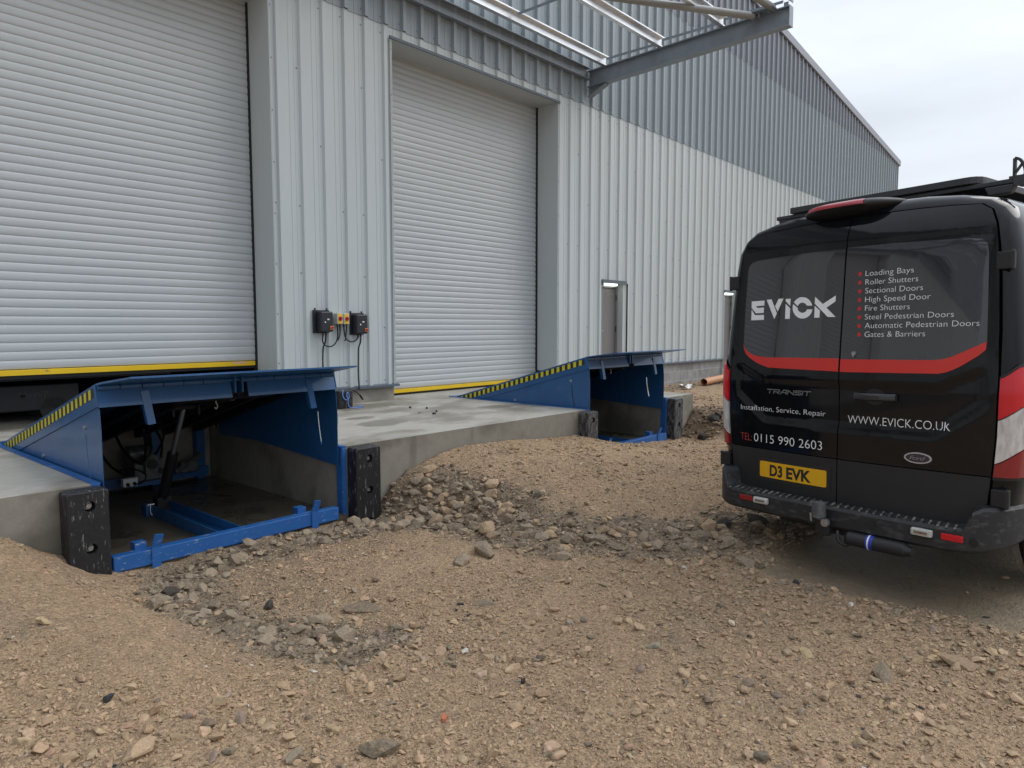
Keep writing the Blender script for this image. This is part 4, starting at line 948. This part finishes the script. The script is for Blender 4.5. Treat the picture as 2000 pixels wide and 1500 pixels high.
# ---------------------------------------------------------------- van, seen from behind
VAZ, VROLL = radians(-12.5), radians(1.4)
van = thing('panel_van', (4.961, 1.45, -.58), 'black panel van with white EVICK lettering and a red stripe across its rear windows', 'van')
van.rotation_euler = (-VROLL, 0, VAZ)
m_paint = material('black van paint', (.0065, .007, .009), .10, coat=.38, spec=.15, dirt=(.012, .012, .0125), dscale=3, dlo=.5, dhi=.8, drough=.15)
m_trim = material('dull black trim', (.016, .0165, .018), .52, var=.12, vscale=6, bump=.12, bscale=300, bdist=.001)
m_dusty = material('dusty bumper plastic', (.020, .021, .023), .55, var=.15, vscale=8, bump=.25, bscale=120, bdist=.002, dirt=(.10, .098, .092), dscale=20, dlo=.53, dhi=.80, dstretch=(1, .6, 1.6))
m_glass = material('charcoal tinted glass', (.027, .0265, .033), .02, coat=1., spec=.6)
m_stripe = material('red vinyl stripe', (.62, .022, .014), .30, coat=.3)
m_vinyl = material('white vinyl lettering', (.86, .88, .90), .4)
m_redv = material('dull red vinyl', (.36, .045, .035), .4)
m_dot = material('red vinyl dot', (.55, .03, .025), .4)
m_badge = material('dull chrome lettering', (.30, .31, .32), .35, .7)
m_chrome = material('bright chrome', (.55, .57, .61), .3, .6)
m_navy = material('navy badge', (.006, .008, .035), .15, coat=1)
m_plate = material('yellow number plate', (.80, .43, .004), .35, coat=.4)
m_lensr = material('red lamp lens', (.62, .005, .014), .14, coat=.4, bump=.35, bscale=150, bdist=.002)
m_lensd = material('dark red lamp lens', (.26, .006, .012), .14, coat=.8, bump=.35, bscale=150, bdist=.002)
m_lensc = material('clear lamp lens', (.62, .62, .62), .10, .25, var=.30, vscale=30, vstretch=(1, 1, .35), coat=.9, bump=.4, bscale=170, bdist=.002)
m_tyre = material('tyre rubber', (.02, .02, .02), .8, bump=.3, bscale=30)
m_board = material('grey black roof board', (.045, .047, .052), .5, var=.2, vscale=12)
m_lampw = material('clear marker lens', (.55, .54, .51), .3, var=.15, vscale=40)

def lean(h): h = np.asarray(h, float); return np.where(h > 1.25, (h - 1.25) * .09, 0) + np.where(h > 2.1, (h - 2.1) ** 2, 0)
def press(s, h):
    t = np.abs(s); hl = .955 + np.maximum(0, t - .58) * .75; hu = 1.285 + np.maximum(0, t - .6) * .45
    rec = sstep(0, .05, h - hl) * (1 - sstep(-.03, 0, h - hu)) * (1 - sstep(.80, .87, t))
    out = np.maximum(sstep(2.165, 2.22, h), sstep(.845, .885, t) * sstep(1.4, 1.55, h))
    return .016 * rec - .014 * out
def RS(s, h, off=0.):
    """rear surface: lateral s (left +), height h -> van local point, off = distance proud of the surface"""
    return (float(.086 * s * s + lean(h) + press(s, h) - off), float(s), float(h))
def patch(name, polys, mat, parent, off=.0, thick=.0, step=.06, smooth=True, base=0.):
    """flat outlines (or ready (verts, faces) pairs) in (s, h) laid on the rear surface"""
    bm = bmesh.new()
    for P in polys:
        if isinstance(P, tuple):
            vv = [bm.verts.new((a, b, 0)) for a, b in P[0]]
            for f in P[1]:
                try: bm.faces.new([vv[i] for i in f])
                except ValueError: pass
        else:
            vv = [bm.verts.new((a, b, 0)) for a, b in P]
            es = [bm.edges.new((vv[i], vv[(i + 1) % len(vv)])) for i in range(len(vv))]
            bmesh.ops.triangle_fill(bm, use_beauty=True, use_dissolve=False, edges=es)
    xs = [v.co.x for v in bm.verts]; ys = [v.co.y for v in bm.verts]
    for ax, (lo, hi) in ((0, (min(xs), max(xs))), (1, (min(ys), max(ys)))):
        k = math.ceil(lo / step)
        while k * step < hi:
            no = (1, 0, 0) if ax == 0 else (0, 1, 0); co = (k * step, 0, 0) if ax == 0 else (0, k * step, 0)
            bmesh.ops.bisect_plane(bm, geom=bm.verts[:] + bm.edges[:] + bm.faces[:], plane_co=co, plane_no=no, dist=1e-6); k += 1
    for f in bm.faces:
        if f.normal.z > 0: f.normal_flip()
    edge = [[v.co.x, v.co.y] for v in bm.verts]
    if thick:
        r = bmesh.ops.extrude_face_region(bm, geom=bm.faces[:])
        nv = [g for g in r['geom'] if isinstance(g, bmesh.types.BMVert)]
        for v in nv: v.co.z = 1
    for v in bm.verts:
        proud = off + (thick if v.co.z < .5 else 0) if thick else off
        v.co = RS(v.co.x, v.co.y, proud)
    bmesh.ops.recalc_face_normals(bm, faces=bm.faces)
    me = bpy.data.meshes.new(name); bm.to_mesh(me); bm.free(); me.materials.append(mat)
    if smooth:
        me.polygons.foreach_set('use_smooth', [True] * len(me.polygons)); me.set_sharp_from_angle(angle=radians(35))
    o = bpy.data.objects.new(name, me); C.objects.link(o); o.parent = parent; return o

HALF = [(.0, .465), (.40, .465), (.79, .465), (.835, .485), (.865, .54), (.885, .76), (.90, 1.0), (.905, 1.3), (.90, 1.6), (.885, 1.9), (.870, 2.08), (.85, 2.22), (.815, 2.305), (.755, 2.345), (.6, 2.358), (.42, 2.366), (.2, 2.371), (0, 2.372)]
BODY = [(.0, .42), (.40, .42), (.90, .42), (.945, .47), (.975, .56), (1.0, .76), (1.015, 1.0), (1.015, 1.3), (1.0, 1.6), (.975, 1.9), (.957, 2.08), (.935, 2.21), (.895, 2.318), (.81, 2.388), (.63, 2.436), (.43, 2.459), (.2, 2.469), (0, 2.471)]
def ring_pt(i, b, dl, sg):
    s = HALF[i][0] + (BODY[i][0] - HALF[i][0]) * b; h = HALF[i][1] + (BODY[i][1] - HALF[i][1]) * b
    return (float(.086 * HALF[i][0] ** 2 + lean(HALF[i][1]) - .014 * sstep(2.165, 2.22, HALF[i][1])) + dl, sg * s, h)
SECT = [(.02, -.012), (.008, -.002), (.0, .07), (.012, .40), (.045, .74), (.10, .93), (.17, 1.0)]
N_ = len(HALF); order = [(i, 1) for i in range(N_)] + [(i, -1) for i in range(N_ - 2, 0, -1)]
rings = [[ring_pt(i, b, dl, sg) for i, sg in order] for dl, b in SECT]
def hull(x, k, w=1.): return [(x, sg * BODY[i][0] * w, .42 + (BODY[i][1] - .42) * k) for i, sg in order]
for x, k, w in ((.5, 1, 1), (1., 1, 1), (2.2, 1, 1), (3.4, 1, 1), (3.75, .975, .99), (4.15, .80, .985), (4.6, .50, .975), (4.9, .42, .96), (5.3, .36, .92), (5.5, .25, .84)): rings.append(hull(x, k, w))
b = MB(); b.loft(rings, caps=True); body = b.build('body', m_paint, van, smooth=True, autos=38)
# doors
GAP = .0035
def half_poly(sg, lo=None, hi=None):
    P = [(max(s, GAP), h) for s, h in HALF]
    if lo is not None:
        P = [(s, h) for s, h in P if lo < h]; e = np.interp(lo, [h for s, h in HALF[2:13]], [s for s, h in HALF[2:13]]); P = [(GAP, lo), (float(e), lo)] + P
    if hi is not None:
        P = [(s, h) for s, h in P if h < hi]; e = np.interp(hi, [h for s, h in HALF[2:13]], [s for s, h in HALF[2:13]]); P = P + [(float(e), hi), (GAP, hi)]
    return [(sg * (s - (.004 if s > .3 else 0)), h) for s, h in P]
D_ = {}
for sg, nm in ((1, 'left'), (-1, 'right')):
    d = patch('rear_door', [half_poly(sg, lo=.768)], m_paint, van, off=0, thick=.006, step=.025); D_[sg] = d
    d['label'] = 'left rear door with the big logo and number plate' if sg == 1 else 'right rear door with the list of services and handle'
    patch('lower_panel', [half_poly(sg, hi=.762)], m_trim, d, off=.0, thick=.009, step=.05)
DO = .006
def gpoly(P): return P
winL = [(.006, 2.165), (.36, 2.163), (.70, 2.153), (.755, 2.143), (.783, 2.115), (.79, 2.07), (.795, 1.8), (.792, 1.55), (.785, 1.510), (.765, 1.465), (.735, 1.44), (.70, 1.42), (.66, 1.40), (.6, 1.38), (.55, 1.366), (.006, 1.352)]
winR = [(-.006, 2.168), (-.36, 2.163), (-.72, 2.145), (-.785, 2.135), (-.812, 2.105), (-.82, 2.05), (-.832, 1.74), (-.838, 1.54), (-.835, 1.497), (-.80, 1.465), (-.72, 1.412), (-.665, 1.372), (-.63, 1.360), (-.006, 1.350)]
bandL = [(.006, 1.437), (.59, 1.438), (.65, 1.445), (.71, 1.46), (.75, 1.483), (.782, 1.512), (.792, 1.540), (.786, 1.500), (.765, 1.463), (.735, 1.438), (.70, 1.418), (.66, 1.398), (.6, 1.378), (.55, 1.364), (.006, 1.350)]
bandR = [(-.006, 1.432), (-.56, 1.4325), (-.605, 1.436), (-.635, 1.443), (-.665, 1.453), (-.838, 1.542), (-.835, 1.495), (-.80, 1.460), (-.72, 1.402), (-.68, 1.378), (-.64, 1.361), (-.60, 1.352), (-.006, 1.348)]
for sg, wp, bp_ in ((1, winL, bandL), (-1, winR, bandR)):
    g = patch('rear_window', [wp], m_glass, D_[sg], off=DO, thick=.003, step=.05)
    patch('red_stripe', [bp_], m_stripe, D_[sg], off=DO + .0042, step=.05)
def lettering(name, body_, s0, h0, width=None, height=None, mat=m_vinyl, door=1, off=DO + .0022, bold=0., shear=0., space=1., cap=None, thick=0.):
    vs, fs, (x0, x1, y0, y1) = text2d(body_, 1., bold, shear, space)
    if cap is None:
        _, _, q = text2d('H', 1., bold); cap = q[3]
    ky = height / cap; kx = width / (x1 - x0) if width else ky
    return patch(name, [([(s0 - (u - x0) * kx, h0 + v * ky) for u, v in vs], fs)], mat, D_[door], off=off, step=.06, smooth=False, thick=thick)
GO = DO + .0042
patch('logo_lettering', [[(0.738, 1.853), (0.618, 1.853), (0.618, 1.817), (0.698, 1.815), (0.677, 1.801), (0.62, 1.802), (0.62, 1.763), (0.691, 1.763), (0.735, 1.804)], [(0.733, 1.79), (0.699, 1.749), (0.616, 1.748), (0.615, 1.712), (0.732, 1.712)], [(0.6, 1.858), (0.556, 1.858), (0.503, 1.756), (0.522, 1.713)], [(0.496, 1.859), (0.454, 1.858), (0.497, 1.768), (0.522, 1.806)], [(0.435, 1.854), (0.394, 1.854), (0.395, 1.803), (0.434, 1.838)], [(0.433, 1.82), (0.394, 1.786), (0.392, 1.712), (0.431, 1.712)], [(0.366, 1.826), (0.359, 1.836), (0.35, 1.844), (0.339, 1.851), (0.327, 1.856), (0.315, 1.859), (0.302, 1.859), (0.288, 1.858), (0.275, 1.854), (0.263, 1.848), (0.251, 1.84), (0.241, 1.831), (0.233, 1.821), (0.226, 1.809), (0.222, 1.797), (0.263, 1.799), (0.266, 1.805), (0.271, 1.809), (0.276, 1.814), (0.282, 1.817), (0.288, 1.819), (0.294, 1.821), (0.301, 1.821), (0.307, 1.821), (0.313, 1.819), (0.319, 1.817), (0.324, 1.813), (0.328, 1.809), (0.331, 1.804), (0.333, 1.799)], [(0.371, 1.814), (0.374, 1.797), (0.373, 1.779), (0.367, 1.761), (0.357, 1.745), (0.343, 1.731), (0.327, 1.72), (0.309, 1.713), (0.29, 1.71), (0.272, 1.712), (0.256, 1.717), (0.241, 1.726), (0.23, 1.739), (0.222, 1.754), (0.219, 1.771), (0.26, 1.772), (0.262, 1.766), (0.266, 1.76), (0.272, 1.756), (0.278, 1.753), (0.285, 1.751), (0.292, 1.75), (0.3, 1.751), (0.307, 1.753), (0.314, 1.756), (0.32, 1.761), (0.326, 1.766), (0.33, 1.772), (0.333, 1.779), (0.334, 1.786)], [(0.203, 1.856), (0.143, 1.804), (0.053, 1.856), (0.053, 1.817), (0.115, 1.778), (0.046, 1.713), (0.102, 1.715), (0.203, 1.81)], [(0.202, 1.794), (0.161, 1.76), (0.162, 1.712), (0.2, 1.713)]], m_vinyl, D_[1], off=GO, step=.06, smooth=False)
LIST = ['Loading Bays', 'Roller Shutters', 'Sectional Doors', 'High Speed Door', 'Fire Shutters', 'Steel Pedestrian Doors', 'Automatic Pedestrian Doors', 'Gates & Barriers']
WID = [.292, .318, .345, .388, .272, .512, .642, .360]
for k, (tx, w) in enumerate(zip(LIST, WID)):
    h = 1.970 - k * .0562; s0 = -.139 - k * .0025
    lettering('service_lettering', tx, s0, h, width=w, height=.034, door=-1, off=GO, bold=-.014)
    patch('bullet_dot', [[(s0 + .036 + .0125 * cos(2 * pi * q / 14), h + .016 + .0135 * sin(2 * pi * q / 14)) for q in range(14)]], m_dot, D_[-1], off=GO, smooth=False)
lettering('service_lettering', 'Installation, Service, Repair', .795, 1.043, width=.700, height=.036, door=1, bold=-.014)
lettering('phone_lettering', 'TEL:', .795, .812, width=.105, height=.054, mat=m_redv, door=1, bold=-.006)
lettering('phone_lettering', '0115 990 2603', .668, .812, width=.560, height=.060, door=1, bold=-.012)
lettering('web_lettering', 'WWW.EVICK.CO.UK', -.062, 1.012, width=.612, height=.052, door=-1, bold=-.014)
# TRANSIT badge: wide slanted capitals drawn as strokes
TR = {'T': [[(0, 1), (1, 1)], [(.5, 1), (.5, 0)]], 'R': [[(0, 0), (.0, 1), (.85, 1), (1, .85), (1, .55), (.85, .42), (.1, .42)], [(.5, .42), (.95, 0)]], 'A': [[(0, 0), (.45, 1), (1, 1), (1, 0)], [(.25, .38), (1, .38)]],
      'N': [[(0, 0), (0, 1), (1, 0), (1, 1)]], 'S': [[(1, 1), (.1, 1), (0, .85), (0, .62), (.15, .52), (.85, .52), (1, .4), (1, .15), (.9, 0), (0, 0)]], 'I': [[(0, 0), (0, 1)]]}
def strokes(word, s0, h0, wl, hh, gap, th, sh):
    out = []; x = 0
    for ch in word:
        w = 0 if ch == 'I' else wl
        for st in TR[ch]:
            for (a, b_), (c, d) in zip(st, st[1:]):
                p = np.array([x + a * w + b_ * hh * sh, b_ * hh]); q = np.array([x + c * w + d * hh * sh, d * hh]); t = (q - p) / np.linalg.norm(q - p); n = np.array([-t[1], t[0]]) * th / 2; p = p - t * th / 2; q = q + t * th / 2
                out.append([(s0 - float(z[0]), h0 + float(z[1])) for z in (p - n, q - n, q + n, p + n)])
        x += w + gap
    return out
patch('model_badge', strokes('TRANSIT', .565, 1.178, .046, .027, .0125, .0062, .25), m_badge, D_[1], off=DO + .0005, thick=.003, smooth=False)
# oval badge
def oval(cs, ch, a, b_, n=36): return [(cs + a * cos(2 * pi * q / n), ch + b_ * sin(2 * pi * q / n)) for q in range(n)]
bg = patch('maker_badge', [oval(-.503, .834, .078, .034)], m_chrome, D_[-1], off=DO, thick=.006, smooth=False)
patch('badge_face', [oval(-.503, .834, .068, .0265)], m_navy, bg, off=DO + .0062, thick=.001, smooth=False)
o = lettering('badge_lettering', 'Ford', -.455, .822, width=.092, height=.024, mat=m_badge, door=-1, off=DO + .008, shear=.35, space=.85); o.parent = bg
# number plate
ps0, ps1, ph0, ph1 = .606, .070, .562, .677
sr = patch('plate_surround', [[(ps0 + .03, ph0 - .03), (ps0 + .03, ph1 + .03), (ps1 - .03, ph1 + .03), (ps1 - .03, ph0 - .03)]], m_black, D_[1], off=.006, thick=.006, smooth=False)
r_ = .012
pp_ = []
for (a, b_, s0) in ((ps0 - r_, ph1 - r_, 0), (ps1 + r_, ph1 - r_, 90), (ps1 + r_, ph0 + r_, 180), (ps0 - r_, ph0 + r_, 270)):
    for k in range(5): pp_.append((a + r_ * cos(radians(s0 + 22.5 * k)), b_ + r_ * sin(radians(s0 + 22.5 * k))))
npo = patch('number_plate', [pp_], m_plate, D_[1], off=.0125, thick=.003, smooth=False)
for tx, s0, w in (('D3', .518, .108), ('EVK', .378, .196)):
    o = lettering('plate_lettering', tx, s0, .580, width=w, height=.079, mat=m_black, door=1, off=.0165, bold=.038); o.parent = npo
# handle and lock
hd = MB(); q = [RS(-.115 - k * .0215, 1.197, .014 + .046 * sin(pi * min(1, max(0, (k + .6) / 13.2))) ** .6) for k in range(13)]
hd.loft([[(x, s, h - .024), (x - .014, s, h - .017), (x - .017, s, h + .010), (x - .005, s, h + .022), (x + .014, s, h + .018), (x + .014, s, h - .018)] for x, s, h in q]); hd.build('door_handle', material('worn handle plastic', (.034, .036, .038), .45, var=.15, vscale=20), D_[-1], smooth=True, autos=50)
patch('handle_cup', [oval(-.235, 1.195, .066, .052, 24)], m_black, D_[-1], off=.0075, smooth=False)
c = MB(); x, s, h = RS(-.097, 1.470, GO); c.cyl((x + .002, s, h), (x - .012, s, h), .014, n=16); c.bar((x - .013, s, h + .012), (x - .013, s, h - .022), .007, .006, up=(1, 0, 0)); c.build('door_lock', m_bolt, D_[-1])
# hinges
for sg in (1, -1):
    for h in (2.0, .65):
        s0 = .898 if h > 1 else .925
        x = float(.086 * .9 ** 2 + lean(h))
        m = MB(); m.box(x - .035, x + .03, sg * (s0 - .035), sg * (s0 + .045), h - .05, h + .05) if sg > 0 else m.box(x - .035, x + .03, -(s0 + .045), -(s0 - .035), h - .05, h + .05)
        m.cyl((x - .02, sg * (s0 + .043), h - .055), (x - .02, sg * (s0 + .043), h + .055), .012, n=12)
        m.build('door_hinge', m_trim, van, bevel=.006)
# tail lamps wrap round the rear corners
def corner(h, t, out, sg):
    hs = [p[1] for p in HALF[3:14]]; sd = float(np.interp(h, hs, [p[0] for p in HALF[3:14]])); hb = [p[1] for p in BODY[3:14]]; sb_ = float(np.interp(h, hb, [p[0] for p in BODY[3:14]]))
    dl = np.interp(t, [0, .15, .45, .75, 1.0, 1.3], [0, .004, .02, .06, .16, .30]); bl = np.interp(t, [0, .15, .45, .75, 1.0, 1.3], [.04, .30, .60, .84, .99, 1.0])
    nx_ = -cos(min(t, 1) * pi / 2); ns_ = sin(min(t, 1) * pi / 2)
    return (.086 * sd * sd + float(lean(h)) + dl + nx_ * out, sg * (sd + (sb_ - sd) * bl + ns_ * out), h)
for sg in (1, -1):
    lamp = None
    hb = [(lambda t: .765), (lambda t: .838 + .115 * min(t, 1.1)), (lambda t: 1.092 + .11 * min(t, 1.1)), (lambda t: 1.330 + .07 * min(1, t * 1.6))]
    m = MB(); nt_, nh = 14, 24; G0 = []
    for i in range(nt_ + 1):
        t = -.02 + 1.25 * i / nt_; G0.append([corner(.750 + (hb[3](t) + .014 - .750) * j / nh, t, .005, sg) for j in range(nh + 1)])
    m.loft(G0, closed=False, caps=False); lamp = m.build('tail_lamp', m_trim, van, smooth=True)
    for k, (mt, nm) in enumerate(((m_lensd, 'lower_red_lens'), (m_lensc, 'clear_lens'), (m_lensr, 'upper_red_lens'))):
        m = MB(); G0 = []
        for i in range(nt_ + 1):
            t = .03 + 1.17 * i / nt_; a, b_ = hb[k](t) + .004, hb[k + 1](t) - .004; n_ = 12
            col_ = [corner(a, t, .004, sg)] + [corner(a + (b_ - a) * j / n_, t, .019, sg) for j in range(n_ + 1)] + [corner(b_, t, .004, sg)]; G0.append(col_)
        G0 = [[corner(hb[k](.03) + .004 + (hb[k + 1](.03) - hb[k](.03) - .008) * max(0, min(12, j - 1)) / 12, .03, .004, sg) for j in range(15)]] + G0
        m.loft(G0, closed=False, caps=False); m.build(nm, mt, lamp, smooth=True, autos=40)
# high brake lamp pod
pod = MB(); RG = []
for k in range(15):
    s = .40 - k * .05; f = max(.06, 1 - abs((k - 7) / 7.05) ** 3.2); cx = .245
    sec = [(.25, 2.385), (.16, 2.393), (.085, 2.418), (.055, 2.438), (.058, 2.458), (.09, 2.474), (.17, 2.490), (.25, 2.492)]
    RG.append([(cx + (x - cx) * f, s, 2.44 + (h - 2.44) * (.25 + .75 * f)) for x, h in sec])
pod.loft(RG); po = pod.build('brake_lamp_pod', m_trim, van, smooth=True, autos=60)
ln = MB(); RG = []
for k in range(13):
    s = .305 - k * .0345; f = 1 - abs((.05 - s) / .353) ** 3.2; cx = .245
    RG.append([(cx + (x - cx) * f - .004, s, 2.44 + (h - 2.44) * (.25 + .75 * f) + dz) for x, h, dz in ((.056, 2.441, 0), (.057, 2.457, .0005), (.073, 2.468, .003), (.09, 2.474, .003))])
ln.loft(RG, closed=False, caps=False); ln.build('brake_lens', material('faded red lens', (.42, .035, .05), .25, coat=.6), po, smooth=True)
# rear bumper
bu = MB()
def bsec(x0, s, hb_, ht, dx, ds):   # one section of the bumper wrapped round the corner; (dx, ds) points inward
    r = .018
    return [(x0 + dx * .16, s + ds * .16, hb_), (x0 + dx * r, s + ds * r, hb_), (x0, s, hb_ + r), (x0, s, ht - r), (x0 + dx * r, s + ds * r, ht), (x0 + dx * .16, s + ds * .16, ht)]
prof = []
half_path = [(.40, 1.005, .40, .60, 0, -1), (.20, .995, .375, .60, 0, -1), (.07, .968, .36, .60, .5, -.86), (0, .930, .35, .60, .7, -.7), (-.05, .890, .342, .598, .8, -.55), (-.085, .845, .335, .57, .95, -.3), (-.105, .80, .331, .478, 1, -.1), (-.120, .74, .330, .472, 1, 0), (-.132, .55, .328, .468, 1, 0), (-.138, .0, .327, .467, 1, 0)]
path = [bsec(*p) for p in half_path] + [bsec(x, -s, a, b_, dx, -ds) for x, s, a, b_, dx, ds in half_path[-2::-1]]
bu.loft(path, caps=True); buo = bu.build('rear_bumper', m_dusty, van, smooth=True, autos=30)
tr_ = MB()
for k in range(34):
    s = -.77 + k * .0467
    tr_.bar((-.115, s, .4715), (-.02, s + .028, .4715), .012, .007)
tr_.build('tread_ridges', material('dusty tread', (.05, .05, .048), .7, dirt=(.26, .25, .23), dscale=16, dlo=.45, dhi=.62), buo)
def on_bumper(s): return float(np.interp(abs(s), [0, .55, .74, .80, .845], [-.138, -.132, -.120, -.105, -.085]))
for s0, s1, mt in ((.672, .565, material('shaded red reflector', (.28, .012, .018), .3)), (-.703, -.816, material('red reflector', (.60, .012, .018), .3, bump=.3, bscale=200, bdist=.002))):
    m = MB(); x = on_bumper(s0) - .002; lo_, hi_ = min(s0, s1), max(s0, s1); m.box(x - .010, x + .012, lo_, hi_, .400, .436); m.build('reflector', mt, buo, bevel=.004)
for s0, s1 in ((.548, .432), (-.541, -.660)):
    m = MB(); x = on_bumper(s0) - .002; lo_, hi_ = min(s0, s1), max(s0, s1); m.box(x - .020, x + .010, lo_, hi_, .398, .442); mk = m.build('marker_lamp', m_lampw, buo, bevel=.009)
    m = MB(); m.box(x - .0225, x - .0195, lo_ + .022, hi_ - .022, .413, .427); m.build('lamp_strip', material('marker strip', (.22, .15, .11), .5, var=.5, vscale=60), mk)
m = MB()
for s in (-.30, -.86): m.cyl((on_bumper(s) - .001, s, .405), (on_bumper(s) - .006, s, .405), .026, n=20)
m.build('parking_sensor', m_trim, buo)
# tow bar, sockets, cylinder with a blue label
tw = MB(); tw.cyl((.02, .42, .315), (.02, -.42, .315), .045, n=16); tw.box(-.02, .06, -.10, .10, .26, .34); tw.bar((-.02, .0, .30), (-.17, .0, .31), .06, .05); tw.box(-.19, -.165, -.05, .045, .285, .40)
two = tw.build('tow_bar', m_trim, van, bevel=.006)
m = MB(); m.cyl((-.22, 0, .395), (-.22, 0, .415), .020, n=14); m.cyl((-.22, 0, .41), (-.22, 0, .505), .045, .043, n=18); m.build('tow_ball_cover', m_cap, two, smooth=True, autos=40)
m = MB(); m.cyl((-.12, .072, .392), (-.195, .072, .392), .042, n=18); m.build('tow_socket', m_black, two, smooth=True, autos=40)
m = MB(); m.bar((-.197, .072, .42), (-.197, .066, .365), .012, .004, up=(1, 0, 0)); m.build('socket_smear', m_bolt, two)
m = MB(); m.cyl((-.19, -.035, .375), (-.215, -.035, .375), .026, n=16); m.cyl((-.215, -.035, .375), (-.222, -.035, .375), .014, n=8); m.box(-.20, -.19, .0, .03, .385, .405); m.build('tow_bolt', m_bolt, two)
m = MB(); m.tube([(-.17, -.10, .33), (-.19, -.12, .27), (-.17, -.16, .25), (-.15, -.19, .28)], .012); m.build('safety_loop', m_trim, two, smooth=True)
m = MB(); m.cyl((-.155, -.17, .294), (-.13, -.50, .288), .045, n=22); m.cyl((-.13, -.50, .288), (-.127, -.545, .287), .045, .022, n=22); m.cyl((-.156, -.15, .294), (-.155, -.17, .294), .03, .045, n=22)
cy = m.build('under_cylinder', m_black, two, smooth=True, autos=40)
m = MB(); m.cyl((-.1475, -.285, .2915), (-.1445, -.328, .2908), .0462, n=22, caps=False); lb = m.build('cylinder_label', material('blue label', (.02, .05, .38), .4), cy, smooth=True)
m = MB(); m.cyl((-.1468, -.2955, .2913), (-.1460, -.3045, .2911), .0466, n=22, caps=False); m.build('label_band', m_vinyl, lb, smooth=True)
# roof gear
RZ = 2.495
rk = MB(); rk.bar((.55, .82, 2.512), (.55, -.98, 2.512), .06, .030); rko = rk.build('roof_bar', m_board, van, bevel=.006)
rk = MB(); rk.bar((2.1, .82, 2.512), (2.1, -.98, 2.512), .06, .030); rk.build('roof_bar', m_board, van, bevel=.006)
bd = MB(); P = [(.50, .69), (2.6, .69), (2.6, -.62), (.60, -.62), (.56, -.615), (.525, -.595), (.505, -.565), (.50, -.53)]
bd.prism(P, lambda a, b: (a, b, 2.531), lambda a, b: (a, b, 2.576)); bd.build('roof_board', m_board, van, bevel=.004)
ft = MB()
for x in (.55, 2.1):
    for s in (.72, -.72): ft.prism([(-.06, 0), (.06, 0), (.085, .055), (-.085, .055)], lambda a, b, x=x: (x - .03, s + a, 2.44 + b), lambda a, b, x=x: (x + .03, s + a, 2.44 + b))
ft.build('bar_foot', m_board, van, bevel=.008)
st_ = MB(); sS = -.79; R0 = .118
arc_ = [(sS - .06 * sin(t), 2.530 + R0 * cos(t)) for t in np.linspace(0, 1.35, 8)]
def rod(p, q, w=.016): st_.bar((.55, p[0], p[1]), (.55, q[0], q[1]), w, .022, up=(1, 0, 0))
rod((sS, 2.525), (sS, 2.648))
for p, q in zip(arc_, arc_[1:]): rod(p, q)
rod(arc_[-1], (sS - .055, 2.53)); rod((sS, 2.555), arc_[4], .010); st_.box(.52, .58, sS - .085, sS + .02, 2.515, 2.54); st_.cyl((.51, sS - .035, 2.505), (.59, sS - .035, 2.505), .03, n=14)
st_.build('ladder_stop', m_board, van)
# wheels
m_rim = material('grey steel rim', (.16, .165, .17), .4, .5)
for sg in (1, -1):
    for xa, xb in ((.45, .59), (1.51, 3.98)):
        m = MB(); m.box(xa, xb, min(sg * 1.0, sg * 1.03), max(sg * 1.0, sg * 1.03), .70, .86); m.build('side_moulding', m_trim, van, bevel=.012)
for x in (1.05, 4.45):
    for sg in (1, -1):
        m = MB(); R1 = .345; m.cyl((x, sg * .80, R1), (x, sg * 1.005, R1), R1, n=40); w = m.build('wheel', m_tyre, van, smooth=True, autos=40, bevel=.03)
        m = MB(); m.cyl((x, sg * 1.004, R1), (x, sg * 1.010, R1), .205, n=30); m.cyl((x, sg * 1.010, R1), (x, sg * 1.022, R1), .065, .055, n=20)
        for k in range(8): a = 2 * pi * k / 8; m.cyl((x + .13 * cos(a), sg * 1.010, R1 + .13 * sin(a)), (x + .13 * cos(a), sg * 1.014, R1 + .13 * sin(a)), .022, n=10)
        m.build('rim', m_rim, w, smooth=True, autos=40)
        m = MB(); A_ = [radians(-8 + 196 * k / 24) for k in range(25)]
        m.loft([[(x + .375 * cos(a), sg * 1.0, R1 + .375 * sin(a)), (x + .375 * cos(a), sg * 1.032, R1 + .375 * sin(a)), (x + .45 * cos(a), sg * 1.026, R1 + .45 * sin(a)), (x + .45 * cos(a), sg * 1.0, R1 + .45 * sin(a))] for a in A_]); m.build('wheel_arch', m_trim, van, smooth=True, autos=40)
m = MB()
m.box(.1, 5.1, -.8, .8, .36, .419); m.cyl((1.05, -.8, .345), (1.05, .8, .345), .05, n=12); m.build('underbody', m_gap, van)
